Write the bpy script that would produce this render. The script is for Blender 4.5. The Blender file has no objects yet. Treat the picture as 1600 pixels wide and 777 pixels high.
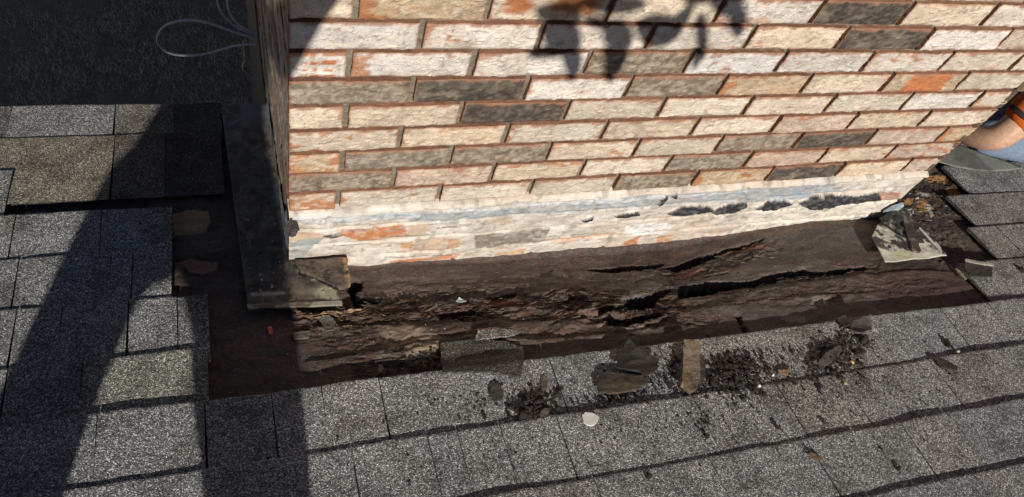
import bpy, math, random
import numpy as np
from mathutils import Vector, Matrix, Quaternion

SC = bpy.context.scene
COL = SC.collection
PI = math.pi

# ------------------------------------------------------------------ camera geometry
# photograph: 1600 x 777, focal length 1220 px; X runs along the chimney front, Y away from
# the viewer, Z up; origin at the chimney's near left corner on the roof.
F_PX, CX, CY = 1220.0, 800.0, 388.5
def _ray(x, y): return np.array([x - CX, y - CY, F_PX])
_d = _ray(452., 1155.); _d /= np.linalg.norm(_d)
_h = _ray(4400., 80.); _h -= _h.dot(_d) * _d; _h /= np.linalg.norm(_h)
_n = np.cross(-_d, _h)
R3 = np.array([_h, _n, -_d])
CAM = -(R3 @ _ray(452., 405.)) * 1.48e-3
TH = math.radians(16.5)
CT, ST = math.cos(TH), math.sin(TH)
NRM = np.array([0, ST, CT])

def on_roof(x, y, off=0.0):
    r = R3 @ _ray(x, y); s = (off - NRM.dot(CAM)) / NRM.dot(r); p = CAM + s * r
    q = p - off * NRM
    return (q[0], q[1] / CT)
def on_wall(x, y):
    r = R3 @ _ray(x, y); s = -CAM[1] / r[1]; p = CAM + s * r
    return (p[0], p[2])
def on_y(x, y, Y):
    r = R3 @ _ray(x, y); s = (Y - CAM[1]) / r[1]; return CAM + s * r
def P3(u, v, off=0.0):
    return np.stack(np.broadcast_arrays(np.asarray(u, float), v * CT + off * ST, -v * ST + off * CT), -1)

cam_d = bpy.data.cameras.new('camera'); cam = bpy.data.objects.new('camera', cam_d); COL.objects.link(cam)
M = Matrix(((R3[0, 0], -R3[0, 1], -R3[0, 2], CAM[0]), (R3[1, 0], -R3[1, 1], -R3[1, 2], CAM[1]),
            (R3[2, 0], -R3[2, 1], -R3[2, 2], CAM[2]), (0, 0, 0, 1)))
cam.matrix_world = M
cam_d.sensor_width = 36; cam_d.lens = 36 * F_PX / 1600
cam_d.clip_start = 0.02; cam_d.clip_end = 500
SC.camera = cam

# ------------------------------------------------------------------ light
LD = R3 @ _ray(470., -110.); LD /= np.linalg.norm(LD)      # the way the sunlight travels
sun_d = bpy.data.lights.new('sun', 'SUN'); sun = bpy.data.objects.new('sun', sun_d); COL.objects.link(sun)
sun_d.energy = 5.0; sun_d.angle = math.radians(0.53); sun_d.color = (1.0, 0.955, 0.885)
sun.rotation_euler = Vector(LD).to_track_quat('-Z', 'Y').to_euler()
sun.location = (0, -6, 8)
W = bpy.data.worlds.new('World'); SC.world = W; W.use_nodes = True
nt = W.node_tree; bg = nt.nodes['Background']
sky = nt.nodes.new('ShaderNodeTexSky'); sky.sky_type = 'NISHITA'; sky.sun_disc = False
sky.sun_elevation = math.asin(-LD[2]); sky.sun_rotation = math.atan2(-LD[0], -LD[1])
sky.air_density = .55; sky.dust_density = .3
nt.links.new(sky.outputs[0], bg.inputs[0]); bg.inputs[1].default_value = 0.05
SC.view_settings.view_transform = 'Standard'; SC.view_settings.look = 'None'
SC.view_settings.gamma = 1.0; SC.view_settings.exposure = -0.06
SC.cycles.max_bounces = 5

# ------------------------------------------------------------------ noise, masks
_rs = np.random.RandomState(7)
_TAB = _rs.rand(16, 256, 256)
def vnoise(x, y, seed=0):
    T = _TAB[seed % 16]
    x = np.asarray(x, float) + 31.7 * seed; y = np.asarray(y, float) + 17.3 * seed
    xi = np.floor(x).astype(int); yi = np.floor(y).astype(int); fx = x - xi; fy = y - yi
    fx = fx * fx * (3 - 2 * fx); fy = fy * fy * (3 - 2 * fy)
    a = T[xi & 255, yi & 255]; b = T[(xi + 1) & 255, yi & 255]; c = T[xi & 255, (yi + 1) & 255]; d = T[(xi + 1) & 255, (yi + 1) & 255]
    return (a * (1 - fx) + b * fx) * (1 - fy) + (c * (1 - fx) + d * fx) * fy
def fbm(x, y, seed=0, octaves=4, gain=.5):
    s = 0; a = 1; t = 0
    for o in range(octaves):
        s = s + a * vnoise(x * 2 ** o, y * 2 ** o, seed + o * 3); t += a; a *= gain
    return s / t                                            # 0..1, mean .5
def sst(a, b, x):
    t = np.clip((x - a) / (b - a), 0, 1); return t * t * (3 - 2 * t)
def pdist(px, py, poly):
    """signed distance to a polygon, positive inside"""
    P = np.asarray(poly, float); n = len(P); best = np.full(px.shape, 1e9); ins = np.zeros(px.shape, bool)
    for i in range(n):
        ax, ay = P[i]; bx, by = P[(i + 1) % n]; ex, ey = bx - ax, by - ay; L = ex * ex + ey * ey + 1e-12
        t = np.clip(((px - ax) * ex + (py - ay) * ey) / L, 0, 1)
        best = np.minimum(best, np.hypot(px - ax - t * ex, py - ay - t * ey))
        c = ((ay > py) != (by > py)) & (px < (bx - ax) * (py - ay) / ((by - ay) + 1e-12) + ax)
        ins ^= c
    return np.where(ins, best, -best)
def pmask(px, py, poly, soft=.003, warp=.004, seed=1, freq=90, ani=1):
    P = np.asarray(poly, float); m = warp + soft + .002
    out = np.zeros(px.shape)
    b = (px > P[:, 0].min() - m) & (px < P[:, 0].max() + m) & (py > P[:, 1].min() - m) & (py < P[:, 1].max() + m)
    if not b.any(): return out
    x, y = px[b], py[b]
    d = pdist(x, y, P) + (fbm(x * freq, y * freq * ani, seed, 5, .6) - .5) * 2 * warp
    out[b] = sst(-soft, soft, d); return out
def mixc(c, col, m):
    return c * (1 - m[..., None]) + np.asarray(col) * m[..., None]

# ------------------------------------------------------------------ object helpers
def wloc(o):
    v = Vector((0, 0, 0))
    while o is not None: v += o.location; o = o.parent
    return v
def setp(o, label=None, cat=None, group=None, kind=None):
    if label: o['label'] = label
    if cat: o['category'] = cat
    if group: o['group'] = group
    if kind: o['kind'] = kind
    return o
def thing(name, loc, label, cat, group=None):
    o = bpy.data.objects.new(name, None); COL.objects.link(o); o.location = loc; o.empty_display_size = .1
    return setp(o, label, cat, group)
def obj(name, V, Fc, mat, parent=None, col=None, smooth=False, loc=None):
    """verts in world coordinates; a top-level mesh gets its origin at loc"""
    V = np.asarray(V, float)
    me = bpy.data.meshes.new(name)
    base = np.array(wloc(parent)) if parent is not None else (np.asarray(loc, float) if loc is not None else np.zeros(3))
    Vl = V - base
    Fc = np.asarray(Fc) if not isinstance(Fc, list) else Fc
    if isinstance(Fc, np.ndarray):
        nf, k = Fc.shape
        me.vertices.add(len(Vl)); me.vertices.foreach_set('co', Vl.astype(np.float32).ravel())
        me.loops.add(nf * k); me.loops.foreach_set('vertex_index', Fc.astype(np.int32).ravel())
        me.polygons.add(nf); me.polygons.foreach_set('loop_start', (np.arange(nf) * k).astype(np.int32))
        me.update(calc_edges=True)
    else:
        me.from_pydata([tuple(v) for v in Vl], [], Fc)
    me.polygons.foreach_set('use_smooth', [smooth] * len(me.polygons))
    if col is not None:
        a = me.color_attributes.new('Col', 'FLOAT_COLOR', 'POINT')
        c4 = np.ones((len(Vl), 4), np.float32); c4[:, :3] = np.clip(col, 0, 1); a.data.foreach_set('color', c4.ravel())
    me.validate(); me.update()
    o = bpy.data.objects.new(name, me); COL.objects.link(o); me.materials.append(mat)
    if parent is not None: o.parent = parent
    elif loc is not None: o.location = loc
    return o
def gridfaces(nu, nv, keep=None):
    i = np.arange((nu - 1) * (nv - 1)); a = i // (nv - 1); b = i % (nv - 1)
    v0 = a * nv + b
    Fq = np.stack([v0, v0 + nv, v0 + nv + 1, v0 + 1], 1)
    if keep is not None: Fq = Fq[keep.ravel()]
    return Fq
def joinm(parts):
    Vs, Fs, Cs, n = [], [], [], 0
    for p in parts:
        V, Fq, C = p
        Vs.append(V); Fs.append(np.asarray(Fq) + n); n += len(V)
        Cs.append(np.broadcast_to(np.asarray(C, float), (len(V), 3)))
    return np.concatenate(Vs), np.concatenate(Fs), np.concatenate(Cs)

# ------------------------------------------------------------------ materials
def newmat(name):
    m = bpy.data.materials.new(name); m.use_nodes = True
    b = m.node_tree.nodes['Principled BSDF']; return m, m.node_tree, b
def N(nt, t, **kw):
    n = nt.nodes.new(t)
    for k, v in kw.items():
        if k in n.inputs.keys(): n.inputs[k].default_value = v
        else: setattr(n, k, v)
    return n
def coords(nt, scale=(1, 1, 1)):
    tc = N(nt, 'ShaderNodeTexCoord'); mp = N(nt, 'ShaderNodeMapping'); mp.inputs['Scale'].default_value = scale
    nt.links.new(tc.outputs['Object'], mp.inputs['Vector']); return mp.outputs[0]
def ramp(nt, src, stops):
    r = N(nt, 'ShaderNodeValToRGB'); e = r.color_ramp.elements
    while len(e) < len(stops): e.new(.5)
    for k, (p, c) in enumerate(stops):
        e[k].position = p; e[k].color = (*c, 1) if len(c) == 3 else c
    nt.links.new(src, r.inputs[0]); return r.outputs[0]
def mul(nt, a, b, fac=1.0, mode='MULTIPLY'):
    m = N(nt, 'ShaderNodeMix', data_type='RGBA', blend_type=mode); m.inputs[0].default_value = fac
    for s, k in ((a, 6), (b, 7)):
        if hasattr(s, 'is_output'): nt.links.new(s, m.inputs[k])
        else: m.inputs[k].default_value = (*s, 1)
    return m.outputs[2]
def bump(nt, b, height, strength, dist, prev=None):
    n = N(nt, 'ShaderNodeBump'); n.inputs['Strength'].default_value = strength; n.inputs['Distance'].default_value = dist
    nt.links.new(height, n.inputs['Height'])
    if prev is not None: nt.links.new(prev, n.inputs['Normal'])
    nt.links.new(n.outputs[0], b.inputs['Normal']); return n.outputs[0]

def granule_mat(name, tone=1.0, contrast=1.0):
    """asphalt shingle: coloured mineral granules pressed in bitumen; Col tints each shingle"""
    m, nt, b = newmat(name)
    co = coords(nt)
    vo = N(nt, 'ShaderNodeTexVoronoi', feature='F1'); vo.inputs['Scale'].default_value = 600; nt.links.new(co, vo.inputs['Vector'])
    sep = N(nt, 'ShaderNodeSeparateColor'); nt.links.new(vo.outputs['Color'], sep.inputs[0])
    g = ramp(nt, sep.outputs[0], [(0, (.028 * tone,) * 3), (.35, (.078 * tone, .076 * tone, .074 * tone)), (.72, (.155 * tone, .153 * tone, .150 * tone)), (.9, (.33 * tone, .32 * tone, .30 * tone)), (1, (.60 * tone, .58 * tone, .54 * tone))])
    n2 = N(nt, 'ShaderNodeTexNoise'); n2.inputs['Scale'].default_value = 14; n2.inputs['Detail'].default_value = 5; nt.links.new(co, n2.inputs['Vector'])
    v2 = ramp(nt, n2.outputs[0], [(.3, (.60, .58, .56)), (.48, (.95, .95, .95)), (.7, (1.18, 1.18, 1.18))])
    n3 = N(nt, 'ShaderNodeTexNoise'); n3.inputs['Scale'].default_value = 120; n3.inputs['Detail'].default_value = 3; nt.links.new(co, n3.inputs['Vector'])
    v3 = ramp(nt, n3.outputs[0], [(.34, (.45, .44, .43)), (.5, (1, 1, 1))])
    at = N(nt, 'ShaderNodeVertexColor', layer_name='Col')
    c = mul(nt, g, v2); c = mul(nt, c, v3, .7); c = mul(nt, c, at.outputs[0])
    nt.links.new(c, b.inputs['Base Color']); b.inputs['Roughness'].default_value = .85
    b.inputs['Specular IOR Level'].default_value = .3
    k = bump(nt, b, vo.outputs['Distance'], 1.0, -.0012)
    bump(nt, b, n3.outputs[0], .6, .002, k)
    return m
def painted_mat(name, rough=.85, fine=260, bdist=.0015, spec=.25, var=.35, stretch=(1, 1, 1), speck=None):
    """takes its colour from the surface's own map, broken up by fine grain"""
    m, nt, b = newmat(name)
    co = coords(nt, stretch)
    at = N(nt, 'ShaderNodeVertexColor', layer_name='Col')
    n1 = N(nt, 'ShaderNodeTexNoise'); n1.inputs['Scale'].default_value = fine; n1.inputs['Detail'].default_value = 6; n1.inputs['Roughness'].default_value = .65
    nt.links.new(co, n1.inputs['Vector'])
    v = ramp(nt, n1.outputs[0], [(.3, (1 - var,) * 3), (.7, (1 + var * .6,) * 3)])
    n2 = N(nt, 'ShaderNodeTexNoise'); n2.inputs['Scale'].default_value = fine * .2; n2.inputs['Detail'].default_value = 5
    nt.links.new(co, n2.inputs['Vector'])
    v2 = ramp(nt, n2.outputs[0], [(.3, (1 - var * .6,) * 3), (.7, (1 + var * .35,) * 3)])
    c = mul(nt, at.outputs[0], v); c = mul(nt, c, v2)
    if speck:
        vo = N(nt, 'ShaderNodeTexVoronoi', feature='F1'); vo.inputs['Scale'].default_value = speck[0]; nt.links.new(coords(nt), vo.inputs['Vector'])
        sep = N(nt, 'ShaderNodeSeparateColor'); nt.links.new(vo.outputs['Color'], sep.inputs[0])
        s1 = ramp(nt, sep.outputs[0], [(speck[1] - .01, (0, 0, 0)), (speck[1], (1, 1, 1))])
        s2 = ramp(nt, vo.outputs['Distance'], [(.22, (1, 1, 1)), (.3, (0, 0, 0))])
        f = mul(nt, s1, s2)
        mx = N(nt, 'ShaderNodeMix', data_type='RGBA'); nt.links.new(f, mx.inputs[0]); nt.links.new(c, mx.inputs[6]); mx.inputs[7].default_value = (*speck[2], 1)
        c = mx.outputs[2]
    nt.links.new(c, b.inputs['Base Color']); b.inputs['Roughness'].default_value = rough
    b.inputs['Specular IOR Level'].default_value = spec
    k = bump(nt, b, n1.outputs[0], .9, bdist)
    bump(nt, b, n2.outputs[0], .8, bdist * 3, k)
    return m
M_GRAN = granule_mat('shingle_granules', 1.68)
M_DGRAN = granule_mat('worn_granules', .6)
M_BRICK = painted_mat('coated_brick', .8, 260, .0016, .25, .24, (1, 1, 1.2), speck=(230, .955, (.20, .15, .11)))
M_MORTAR = painted_mat('mortar', .95, 420, .002, .1, .35)
M_BAND = painted_mat('painted_masonry', .6, 230, .0011, .3, .10, (1, 1, 1.3))
M_WOOD = painted_mat('rotten_deck', .78, 190, .0022, .3, .42, (.6, 1, 1), speck=(260, .90, (.27, .235, .20)))
M_METAL = painted_mat('stained_metal', .5, 160, .0008, .5, .25)
M_TAR = painted_mat('roof_tar', .55, 300, .002, .5, .4)
M_SCRAP = painted_mat('asphalt_scrap', .85, 330, .0016, .25, .5)
M_CLOTH = painted_mat('cloth', .9, 500, .001, .1, .15)
M_SKIN = painted_mat('skin', .5, 300, .0003, .35, .06)
M_GRASS = painted_mat('dry_grass', .9, 60, .002, .1, .4)
M_PLAIN = painted_mat('plain_paint', .6, 80, .0006, .3, .12)

# ==================================================================================
#                                    SETTING
# ==================================================================================
GZ = -3.0
gx, gy = np.meshgrid([-60, -6, 10, 60], [-60, 0, 8, 80], indexing='ij')
gV = np.stack([gx, gy, np.full_like(gx, GZ, dtype=float)], -1).reshape(-1, 3).astype(float)
g = obj('ground', gV, gridfaces(4, 4), M_GRASS, None, np.tile((.30, .235, .16), (16, 1)))
setp(g, kind='structure', label='dark bare soil of the yard far below the roof edge')

# short, matted dry grass in the part of the yard one can look down on
rs = np.random.RandomState(3)
nb = 190000
bx = rs.uniform(-4.6, 1.4, nb); by = rs.uniform(2.4, 6.0, nb)
cl = fbm(bx * 4, by * 4, 5, 4)
keepb = rs.rand(nb) < np.clip((cl - .25) * 2.6, .15, 1); bx, by, cl = bx[keepb], by[keepb], cl[keepb]; nb = len(bx)
ang = rs.uniform(0, 2 * PI, nb); ln = rs.uniform(.010, .032, nb); hh = rs.uniform(.005, .045, nb) * (.6 + cl); wd = .0022
dx, dy = np.cos(ang), np.sin(ang)
q0 = np.stack([bx - dy * wd, by + dx * wd, np.full(nb, GZ + .001)], 1); q1 = np.stack([bx + dy * wd, by - dx * wd, np.full(nb, GZ + .001)], 1)
q2 = np.stack([bx + dx * ln, by + dy * ln, GZ + .001 + hh], 1)
gv = np.stack([q0, q1, q2], 1).reshape(-1, 3)
gc = np.array([.80, .62, .42]) * rs.uniform(.35, 1.5, (nb, 1)) * (.45 + 1.1 * cl[:, None]); gc = np.repeat(gc, 3, 0)
gr = obj('grass', gv, np.arange(nb * 3).reshape(-1, 3), M_GRASS, None, gc)
setp(gr, kind='stuff', label='matted dry grass in deep shade below the roof edge')

# ==================================================================================
#                                     HOUSE ROOF
# ==================================================================================
roof = thing('house', (0, 0, 0), 'house under a grey asphalt shingle roof, its shingles torn off around the chimney', 'house')
rng = random.Random(11)

def box(x0, x1, y0, y1, z0, z1, col):
    V = np.array([[x, y, z] for x in (x0, x1) for y in (y0, y1) for z in (z0, z1)], float)
    Fq = np.array([[0, 1, 3, 2], [4, 6, 7, 5], [0, 4, 5, 1], [2, 3, 7, 6], [0, 2, 6, 4], [1, 5, 7, 3]])
    return V, Fq, col
EY = .655 * CT; EZ = -.655 * ST
V_, F_, C_ = box(-2.0, 5.8, -6.0, EY - .10, GZ, EZ - .16, (.5, .47, .42)); obj('wall', V_, F_, M_PLAIN, roof, C_)
V_, F_, C_ = box(-2.3, -.015, EY - .025, EY - .008, EZ - .17, EZ - .012, (.42, .40, .36)); obj('fascia', V_, F_, M_PLAIN, roof, C_)
V_, F_, C_ = box(1.76, 6.0, EY - .025, EY - .008, EZ - .17, EZ - .012, (.42, .40, .36)); obj('fascia', V_, F_, M_PLAIN, roof, C_)

# plain sheathing under the shingles that are still in place
def sheet(u0, u1, v0, v1, o0=-.012, o1=-.03):
    V = np.concatenate([P3(np.array([u0, u1, u1, u0]), np.array([v0, v0, v1, v1]), o) for o in (o0, o1)])
    Fq = np.array([[0, 1, 2, 3], [7, 6, 5, 4], [0, 4, 5, 1], [1, 5, 6, 2], [2, 6, 7, 3], [3, 7, 4, 0]])
    return V, Fq, (.06, .05, .045)
DU0, DU1, DV0, DV1 = -.62, 2.3, -.47, .64
V_, F_, C_ = joinm([sheet(-2.3, 6, -6.2, DV0), sheet(-2.3, DU0, DV0, .645), sheet(DU1, 6, DV0, .645)])
obj('sheathing', V_, F_, M_PLAIN, roof, C_)

# ---------------------------------------------------------- the exposed, rotten deck
R = lambda *pts: [on_roof(x, y) for x, y in pts]
st = .0028
us = np.arange(DU0, DU1 + st, st); vs = np.arange(DV0, DV1 + st, st)
U, Vv = np.meshgrid(us, vs, indexing='ij')
# where the deck meets the foot of the chimney, read off the bottom line of the white band
foot = [on_wall(x, y) for x, y in [(455, 412), (545, 414), (575, 415), (610, 409), (700, 404), (790, 400), (856, 394), (930, 390), (1000, 384), (1050, 379), (1110, 369), (1200, 356), (1267, 344), (1367, 339), (1430, 325)]]
fu = np.array([f[0] for f in foot]); fz = np.array([f[1] for f in foot])
footz = np.interp(U, fu, fz)
near = sst(-.30, -.01, Vv) * sst(-.05, .03, U) * (1 - sst(1.74, 1.80, U)) * (1 - sst(.0, .05, Vv))
off = -.016 + (footz / 1.0 + .016) * near * .98
warpv = (fbm(U * 5, Vv * 5, 2, 4) - .5) * .02
off += (fbm(U * 7, Vv * 12, 4, 5) - .5) * .010 + (fbm(U * 4, Vv * 45 , 9, 3) - .5) * .0016
# colours
b1 = fbm(U * 7, Vv * 26, 1, 5); b2 = fbm(U * 30, Vv * 60, 6, 4); b3 = fbm(U * 3, Vv * 9, 8, 4)
c = np.zeros(U.shape + (3,)) + np.array([.105, .078, .066])
c = mixc(c, (.068, .050, .043), sst(.40, .64, b1) * .75)
c = mixc(c, (.155, .12, .10), sst(.56, .75, b3) * .55)
c = mixc(c, (.12, .06, .042), sst(.55, .7, b2) * .5)
c *= (.75 + .5 * fbm(U * 130, Vv * 130, 12, 3))[..., None]
# long seams and lifted felt edges (steps), each a polyline in the photograph
def seam(pts, h, width=.02, seed=0, side=-1, wob=.006):
    """deck is raised by h on the near side of the line and falls back over `width`"""
    global off
    q = np.array(R(*pts)); q = q[np.argsort(q[:, 0])]
    vl = np.interp(U, q[:, 0], q[:, 1]) + (fbm(U * 40, U * 0 + seed, seed, 4) - .5) * 2 * wob
    m = ((U > q[0, 0]) & (U < q[-1, 0])) * sst(0, .03, U - q[0, 0]) * sst(0, .03, q[-1, 0] - U)
    s = (vl - Vv)                                     # positive on the near side
    off = off + m * h * sst(-.001, .0015, s) * (1 - sst(.0, width, s))
seam([(470, 505), (560, 497), (650, 500), (760, 492), (900, 492), (1000, 497), (1120, 470), (1160, 463)], .006, .05, 1)
seam([(465, 560), (540, 552), (600, 540), (680, 527), (760, 520), (830, 525), (960, 515), (1100, 500)], .007, .05, 2)
seam([(560, 457), (640, 462), (700, 458), (760, 445), (830, 430), (900, 440), (960, 452)], .007, .04, 3, wob=.01)
seam([(600, 478), (680, 480), (740, 470), (860, 470), (940, 478), (1000, 488)], .008, .03, 4, wob=.012)
seam([(1060, 458), (1140, 450), (1200, 440), (1300, 430), (1420, 415), (1500, 418)], .004, .04, 5)
seam([(1100, 478), (1200, 462), (1300, 455), (1400, 448)], .003, .03, 6)
seam([(620, 425), (760, 418), (900, 412), (1000, 405)], .0025, .03, 7)
# crumbling wood: ridged, splintery relief
def rough(poly, amp, fu=18, fv=120, seed=3, red=0, soft=.012):
    global off, c
    m = pmask(U, Vv, R(*poly), soft, .02, seed, 30)
    sh_ = (fbm(U * 9, Vv * 9, seed + 5, 3) - .5) * .05
    r = np.abs(fbm(U * fu * .7, (Vv + sh_) * fv * 1.5, seed, 6, .6) - .5) * 2
    r2 = fbm(U * fu * .8, (Vv + sh_) * fv * .8, seed + 1, 5)
    off = off + m * amp * (r * .9 - .2 + (np.floor(r2 * 7) / 7 - .5) * 1.1)
    c = mixc(c, (.03, .022, .018), m * sst(.14, .02, r) * .8)
    c = mixc(c, (.17, .135, .11), m * sst(.60, .75, r2) * .5)
    if red: c = mixc(c, (.15, .070, .048), m * sst(.52, .64, fbm(U * 20, Vv * 90, seed + 2, 5)) * red * .8)
    return m
rough([(480, 465), (560, 440), (700, 432), (840, 420), (960, 440), (960, 500), (760, 492), (640, 492), (560, 500), (470, 505)], .016, 16, 60, 3, .75)
rough([(870, 430), (940, 425), (990, 440), (1060, 430), (1075, 470), (1030, 505), (900, 500), (870, 470)], .022, 14, 50, 5, .9)
rough([(1040, 385), (1120, 372), (1220, 354), (1220, 372), (1110, 420), (1060, 425)], .014, 18, 60, 7, 1.)
rough([(540, 560), (600, 535), (688, 528), (688, 575), (560, 590)], .012, 22, 70, 9, .3)
rough([(455, 480), (600, 470), (600, 500), (520, 530), (455, 520)], .010, 22, 60, 10, .5)
rough([(1400, 268), (1480, 262), (1515, 300), (1490, 330), (1530, 395), (1480, 410), (1400, 350)], .007, 60, 60, 11, 0)
rough([(1060, 430), (1200, 424), (1380, 405), (1380, 420), (1200, 440), (1070, 470)], .010, 16, 70, 12, .4)
rough([(470, 520), (600, 500), (700, 500), (900, 498), (1100, 478), (1150, 490), (1100, 512), (950, 522), (820, 530), (690, 530), (520, 548)], .010, 20, 45, 14, .35, .02)
rough([(590, 420), (760, 405), (960, 395), (1050, 390), (1040, 425), (900, 425), (740, 432), (600, 440)], .006, 22, 50, 15, .3, .02)
rough([(1100, 450), (1300, 430), (1480, 425), (1490, 450), (1300, 470), (1160, 475)], .007, 20, 45, 4, .2, .02)
rough([(262, 320), (345, 315), (352, 430), (275, 425)], .004, 20, 90, 13, .2)
# coloured areas of the boards
def area(poly, col, a=1., soft=.004, warp=.008, seed=1, freq=40, dh=0):
    global c, off
    m = pmask(U, Vv, R(*poly), soft, warp, seed, freq) * a
    c = mixc(c, np.asarray(col) , m) if not np.isscalar(col) else c * (1 + (col - 1) * m[..., None])
    if dh: off = off + m * dh
area([(590, 410), (760, 402), (980, 388), (1040, 400), (960, 430), (760, 436), (600, 445)], (.15, .115, .095), .6, .012, .015, 2)
area([(930, 400), (1040, 395), (1060, 430), (1020, 445), (960, 450)], (.14, .115, .10), .55, .008, .01, 4)
area([(1010, 425), (1030, 415), (1050, 432), (1000, 448), (972, 452)], (.20, .185, .165), .6, .004, .008, 5)
area([(765, 451), (800, 441), (816, 455), (805, 465), (762, 463)], (.24, .085, .05), .8, .003, .005, 6)
area([(1068, 400), (1104, 392), (1106, 412), (1070, 416)], (.20, .085, .06), .75, .004, .006, 7)
area([(1140, 366), (1165, 361), (1214, 360), (1206, 370), (1175, 372), (1145, 372)], (.26, .08, .04), .8, .003, .006, 8)
area([(690, 470), (740, 462), (745, 480), (705, 490)], (.19, .10, .08), .7, .003, .008, 9)
area([(590, 505), (640, 498), (690, 515), (688, 535), (640, 540), (600, 530)], (.34, .25, .17), .5, .01, .015, 10)
area([(630, 545), (680, 535), (682, 570), (640, 565)], (.33, .25, .17), .7, .006, .012, 11)
area([(460, 478), (520, 475), (560, 470), (548, 478), (500, 488), (466, 487)], (.36, .24, .13), .75, .003, .006, 12)
area([(480, 500), (512, 490), (522, 505), (508, 513)], (.25, .20, .16), .7, .003, .004, 13)
area([(455, 512), (485, 510), (482, 522), (460, 524)], (.27, .22, .17), .7, .003, .004, 14)
area([(1060, 412), (1180, 402), (1300, 396), (1310, 402), (1200, 418), (1130, 424), (1070, 430)], (.21, .175, .145), .6, .008, .010, 15)
area([(1100, 380), (1240, 352), (1360, 345), (1370, 380), (1250, 392), (1110, 402)], (.10, .085, .078), .7, .015, .012, 16)
area([(1225, 486), (1262, 488), (1262, 498), (1222, 494)], (.5, .46, .42), .6, .003, .006, 1, 60)
area([(1270, 455), (1300, 455), (1295, 475), (1272, 470)], (.30, .26, .22), .5, .003, .007, 2, 60)
area([(930, 497), (975, 503), (1060, 506), (1000, 512), (935, 504)], (.30, .25, .20), .5, .004, .006, 3)
area([(1140, 476), (1300, 468), (1500, 440), (1530, 480), (1300, 508), (1170, 524)], (.115, .095, .088), .7, .01, .008, 4, dh=.003)
area([(1360, 415), (1500, 408), (1525, 478), (1380, 480)], (.085, .05, .046), .75, .012, .01, 5)
# bare wood showing beside the chimney
area([(262, 330), (290, 322), (325, 322), (328, 340), (318, 356), (270, 361)], (.42, .29, .17), .95, .002, .004, 6, dh=.002)
area([(275, 403), (300, 397), (338, 402), (340, 412), (316, 420), (298, 418)], (.36, .20, .14), .9, .002, .006, 7)
area([(280, 355), (345, 350), (348, 385), (278, 390)], (.16, .13, .10), .5, .006, .01, 8)
area([(1452, 268), (1482, 270), (1480, 281), (1455, 279)], (.50, .27, .10), .95, .002, .003, 9)
area([(1480, 290), (1500, 288), (1508, 303), (1492, 303)], (.50, .27, .10), .95, .002, .003, 10)
area([(1416, 303), (1448, 304), (1466, 323), (1440, 326), (1420, 318)], (.52, .28, .11), .95, .002, .003, 11)
area([(1400, 270), (1500, 262), (1520, 320), (1500, 355), (1440, 350), (1405, 300)], .75, .8, .006, .01, 12)
area([(1440, 292), (1458, 298), (1455, 303), (1436, 298)], (.5, .47, .43), .8, .001, .005, 13)
area([(1450, 315), (1456, 312), (1463, 330), (1459, 333)], (.5, .47, .43), .9, .001, .003, 14)
area([(1440, 330), (1500, 345), (1505, 358), (1450, 360)], (.075, .05, .045), .8, .004, .006, 15)
# smooth felt strip between two rows at the far left, with a few light scuffs
area([(20, 300), (232, 297), (232, 332), (18, 342)], (.06, .052, .047), .9, .003, .003, 1)
area([(34, 322), (44, 321), (46, 327), (36, 327)], (.4, .38, .35), .7, .002, .004, 2)
area([(52, 321), (66, 320), (68, 325), (54, 327)], (.4, .38, .35), .5, .002, .004, 3)
# holes rotted right through
def hole(poly, depth=.06, soft=.0035, warp=.005, seed=1):
    global off, c
    P = np.array(R(*poly)); q = P.mean(0)
    m = pmask(U, Vv, P, soft + .003, warp + .007, seed, 30, 2.2); m = sst(.15, .5, m)
    off = off - m * depth * 1.3; c = mixc(c, (.016, .012, .011), sst(.1, .6, m))
hole([(982, 456), (993, 447), (1019, 445), (1041, 439), (1055, 433), (1056, 440), (1036, 454), (1019, 470), (1002, 475), (973, 477), (966, 471), (980, 465)], .07, seed=1)
hole([(1070, 430), (1109, 424), (1130, 422), (1157, 427), (1180, 426), (1196, 418), (1220, 413), (1255, 411), (1290, 411), (1300, 418), (1240, 424), (1188, 433), (1134, 441), (1100, 450), (1075, 457), (1066, 452)], .06, seed=2)
hole([(1255, 408), (1263, 405), (1284, 413), (1357, 407), (1362, 412), (1300, 419), (1250, 420)], .03, seed=3)
hole([(544, 412), (566, 414), (569, 426), (558, 436), (558, 446), (595, 453), (567, 460), (555, 462), (547, 445)], .05, seed=4)
hole([(1056, 386), (1100, 374), (1158, 362), (1201, 355), (1154, 366), (1114, 378), (1087, 390), (1057, 396)], .035, seed=5)
hole([(930, 388), (1000, 384), (1050, 379), (1040, 388), (975, 394)], .02, seed=6)
hole([(680, 478), (720, 474), (748, 468), (745, 478), (712, 487), (690, 490)], .018, .004, .006, 7)
hole([(760, 449), (800, 439), (812, 434), (806, 445), (778, 449)], .02, .004, .006, 8)
hole([(925, 470), (960, 468), (975, 480), (940, 482)], .025, .003, .006, 9)
hole([(950, 494), (1000, 487), (1040, 478), (1045, 486), (1010, 500), (965, 502)], .02, .004, .008, 10)
hole([(1152, 488), (1158, 488), (1172, 512), (1168, 515)], .012, .002, .003, 11)
keep = np.ones((len(us) - 1, len(vs) - 1), bool)
uc = (us[:-1] + us[1:]) / 2; vc = (vs[:-1] + vs[1:]) / 2
inner = (uc[:, None] > .03) & (uc[:, None] < 1.715) & (vc[None, :] > .05)
keep &= ~inner
V_ = P3(U, Vv, off).reshape(-1, 3)
deck = obj('rotten_deck', V_, gridfaces(len(us), len(vs), keep), M_WOOD, roof, c.reshape(-1, 3), smooth=True)
deck['label'] = 'rotten dark wood deck with torn felt and holes'
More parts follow.
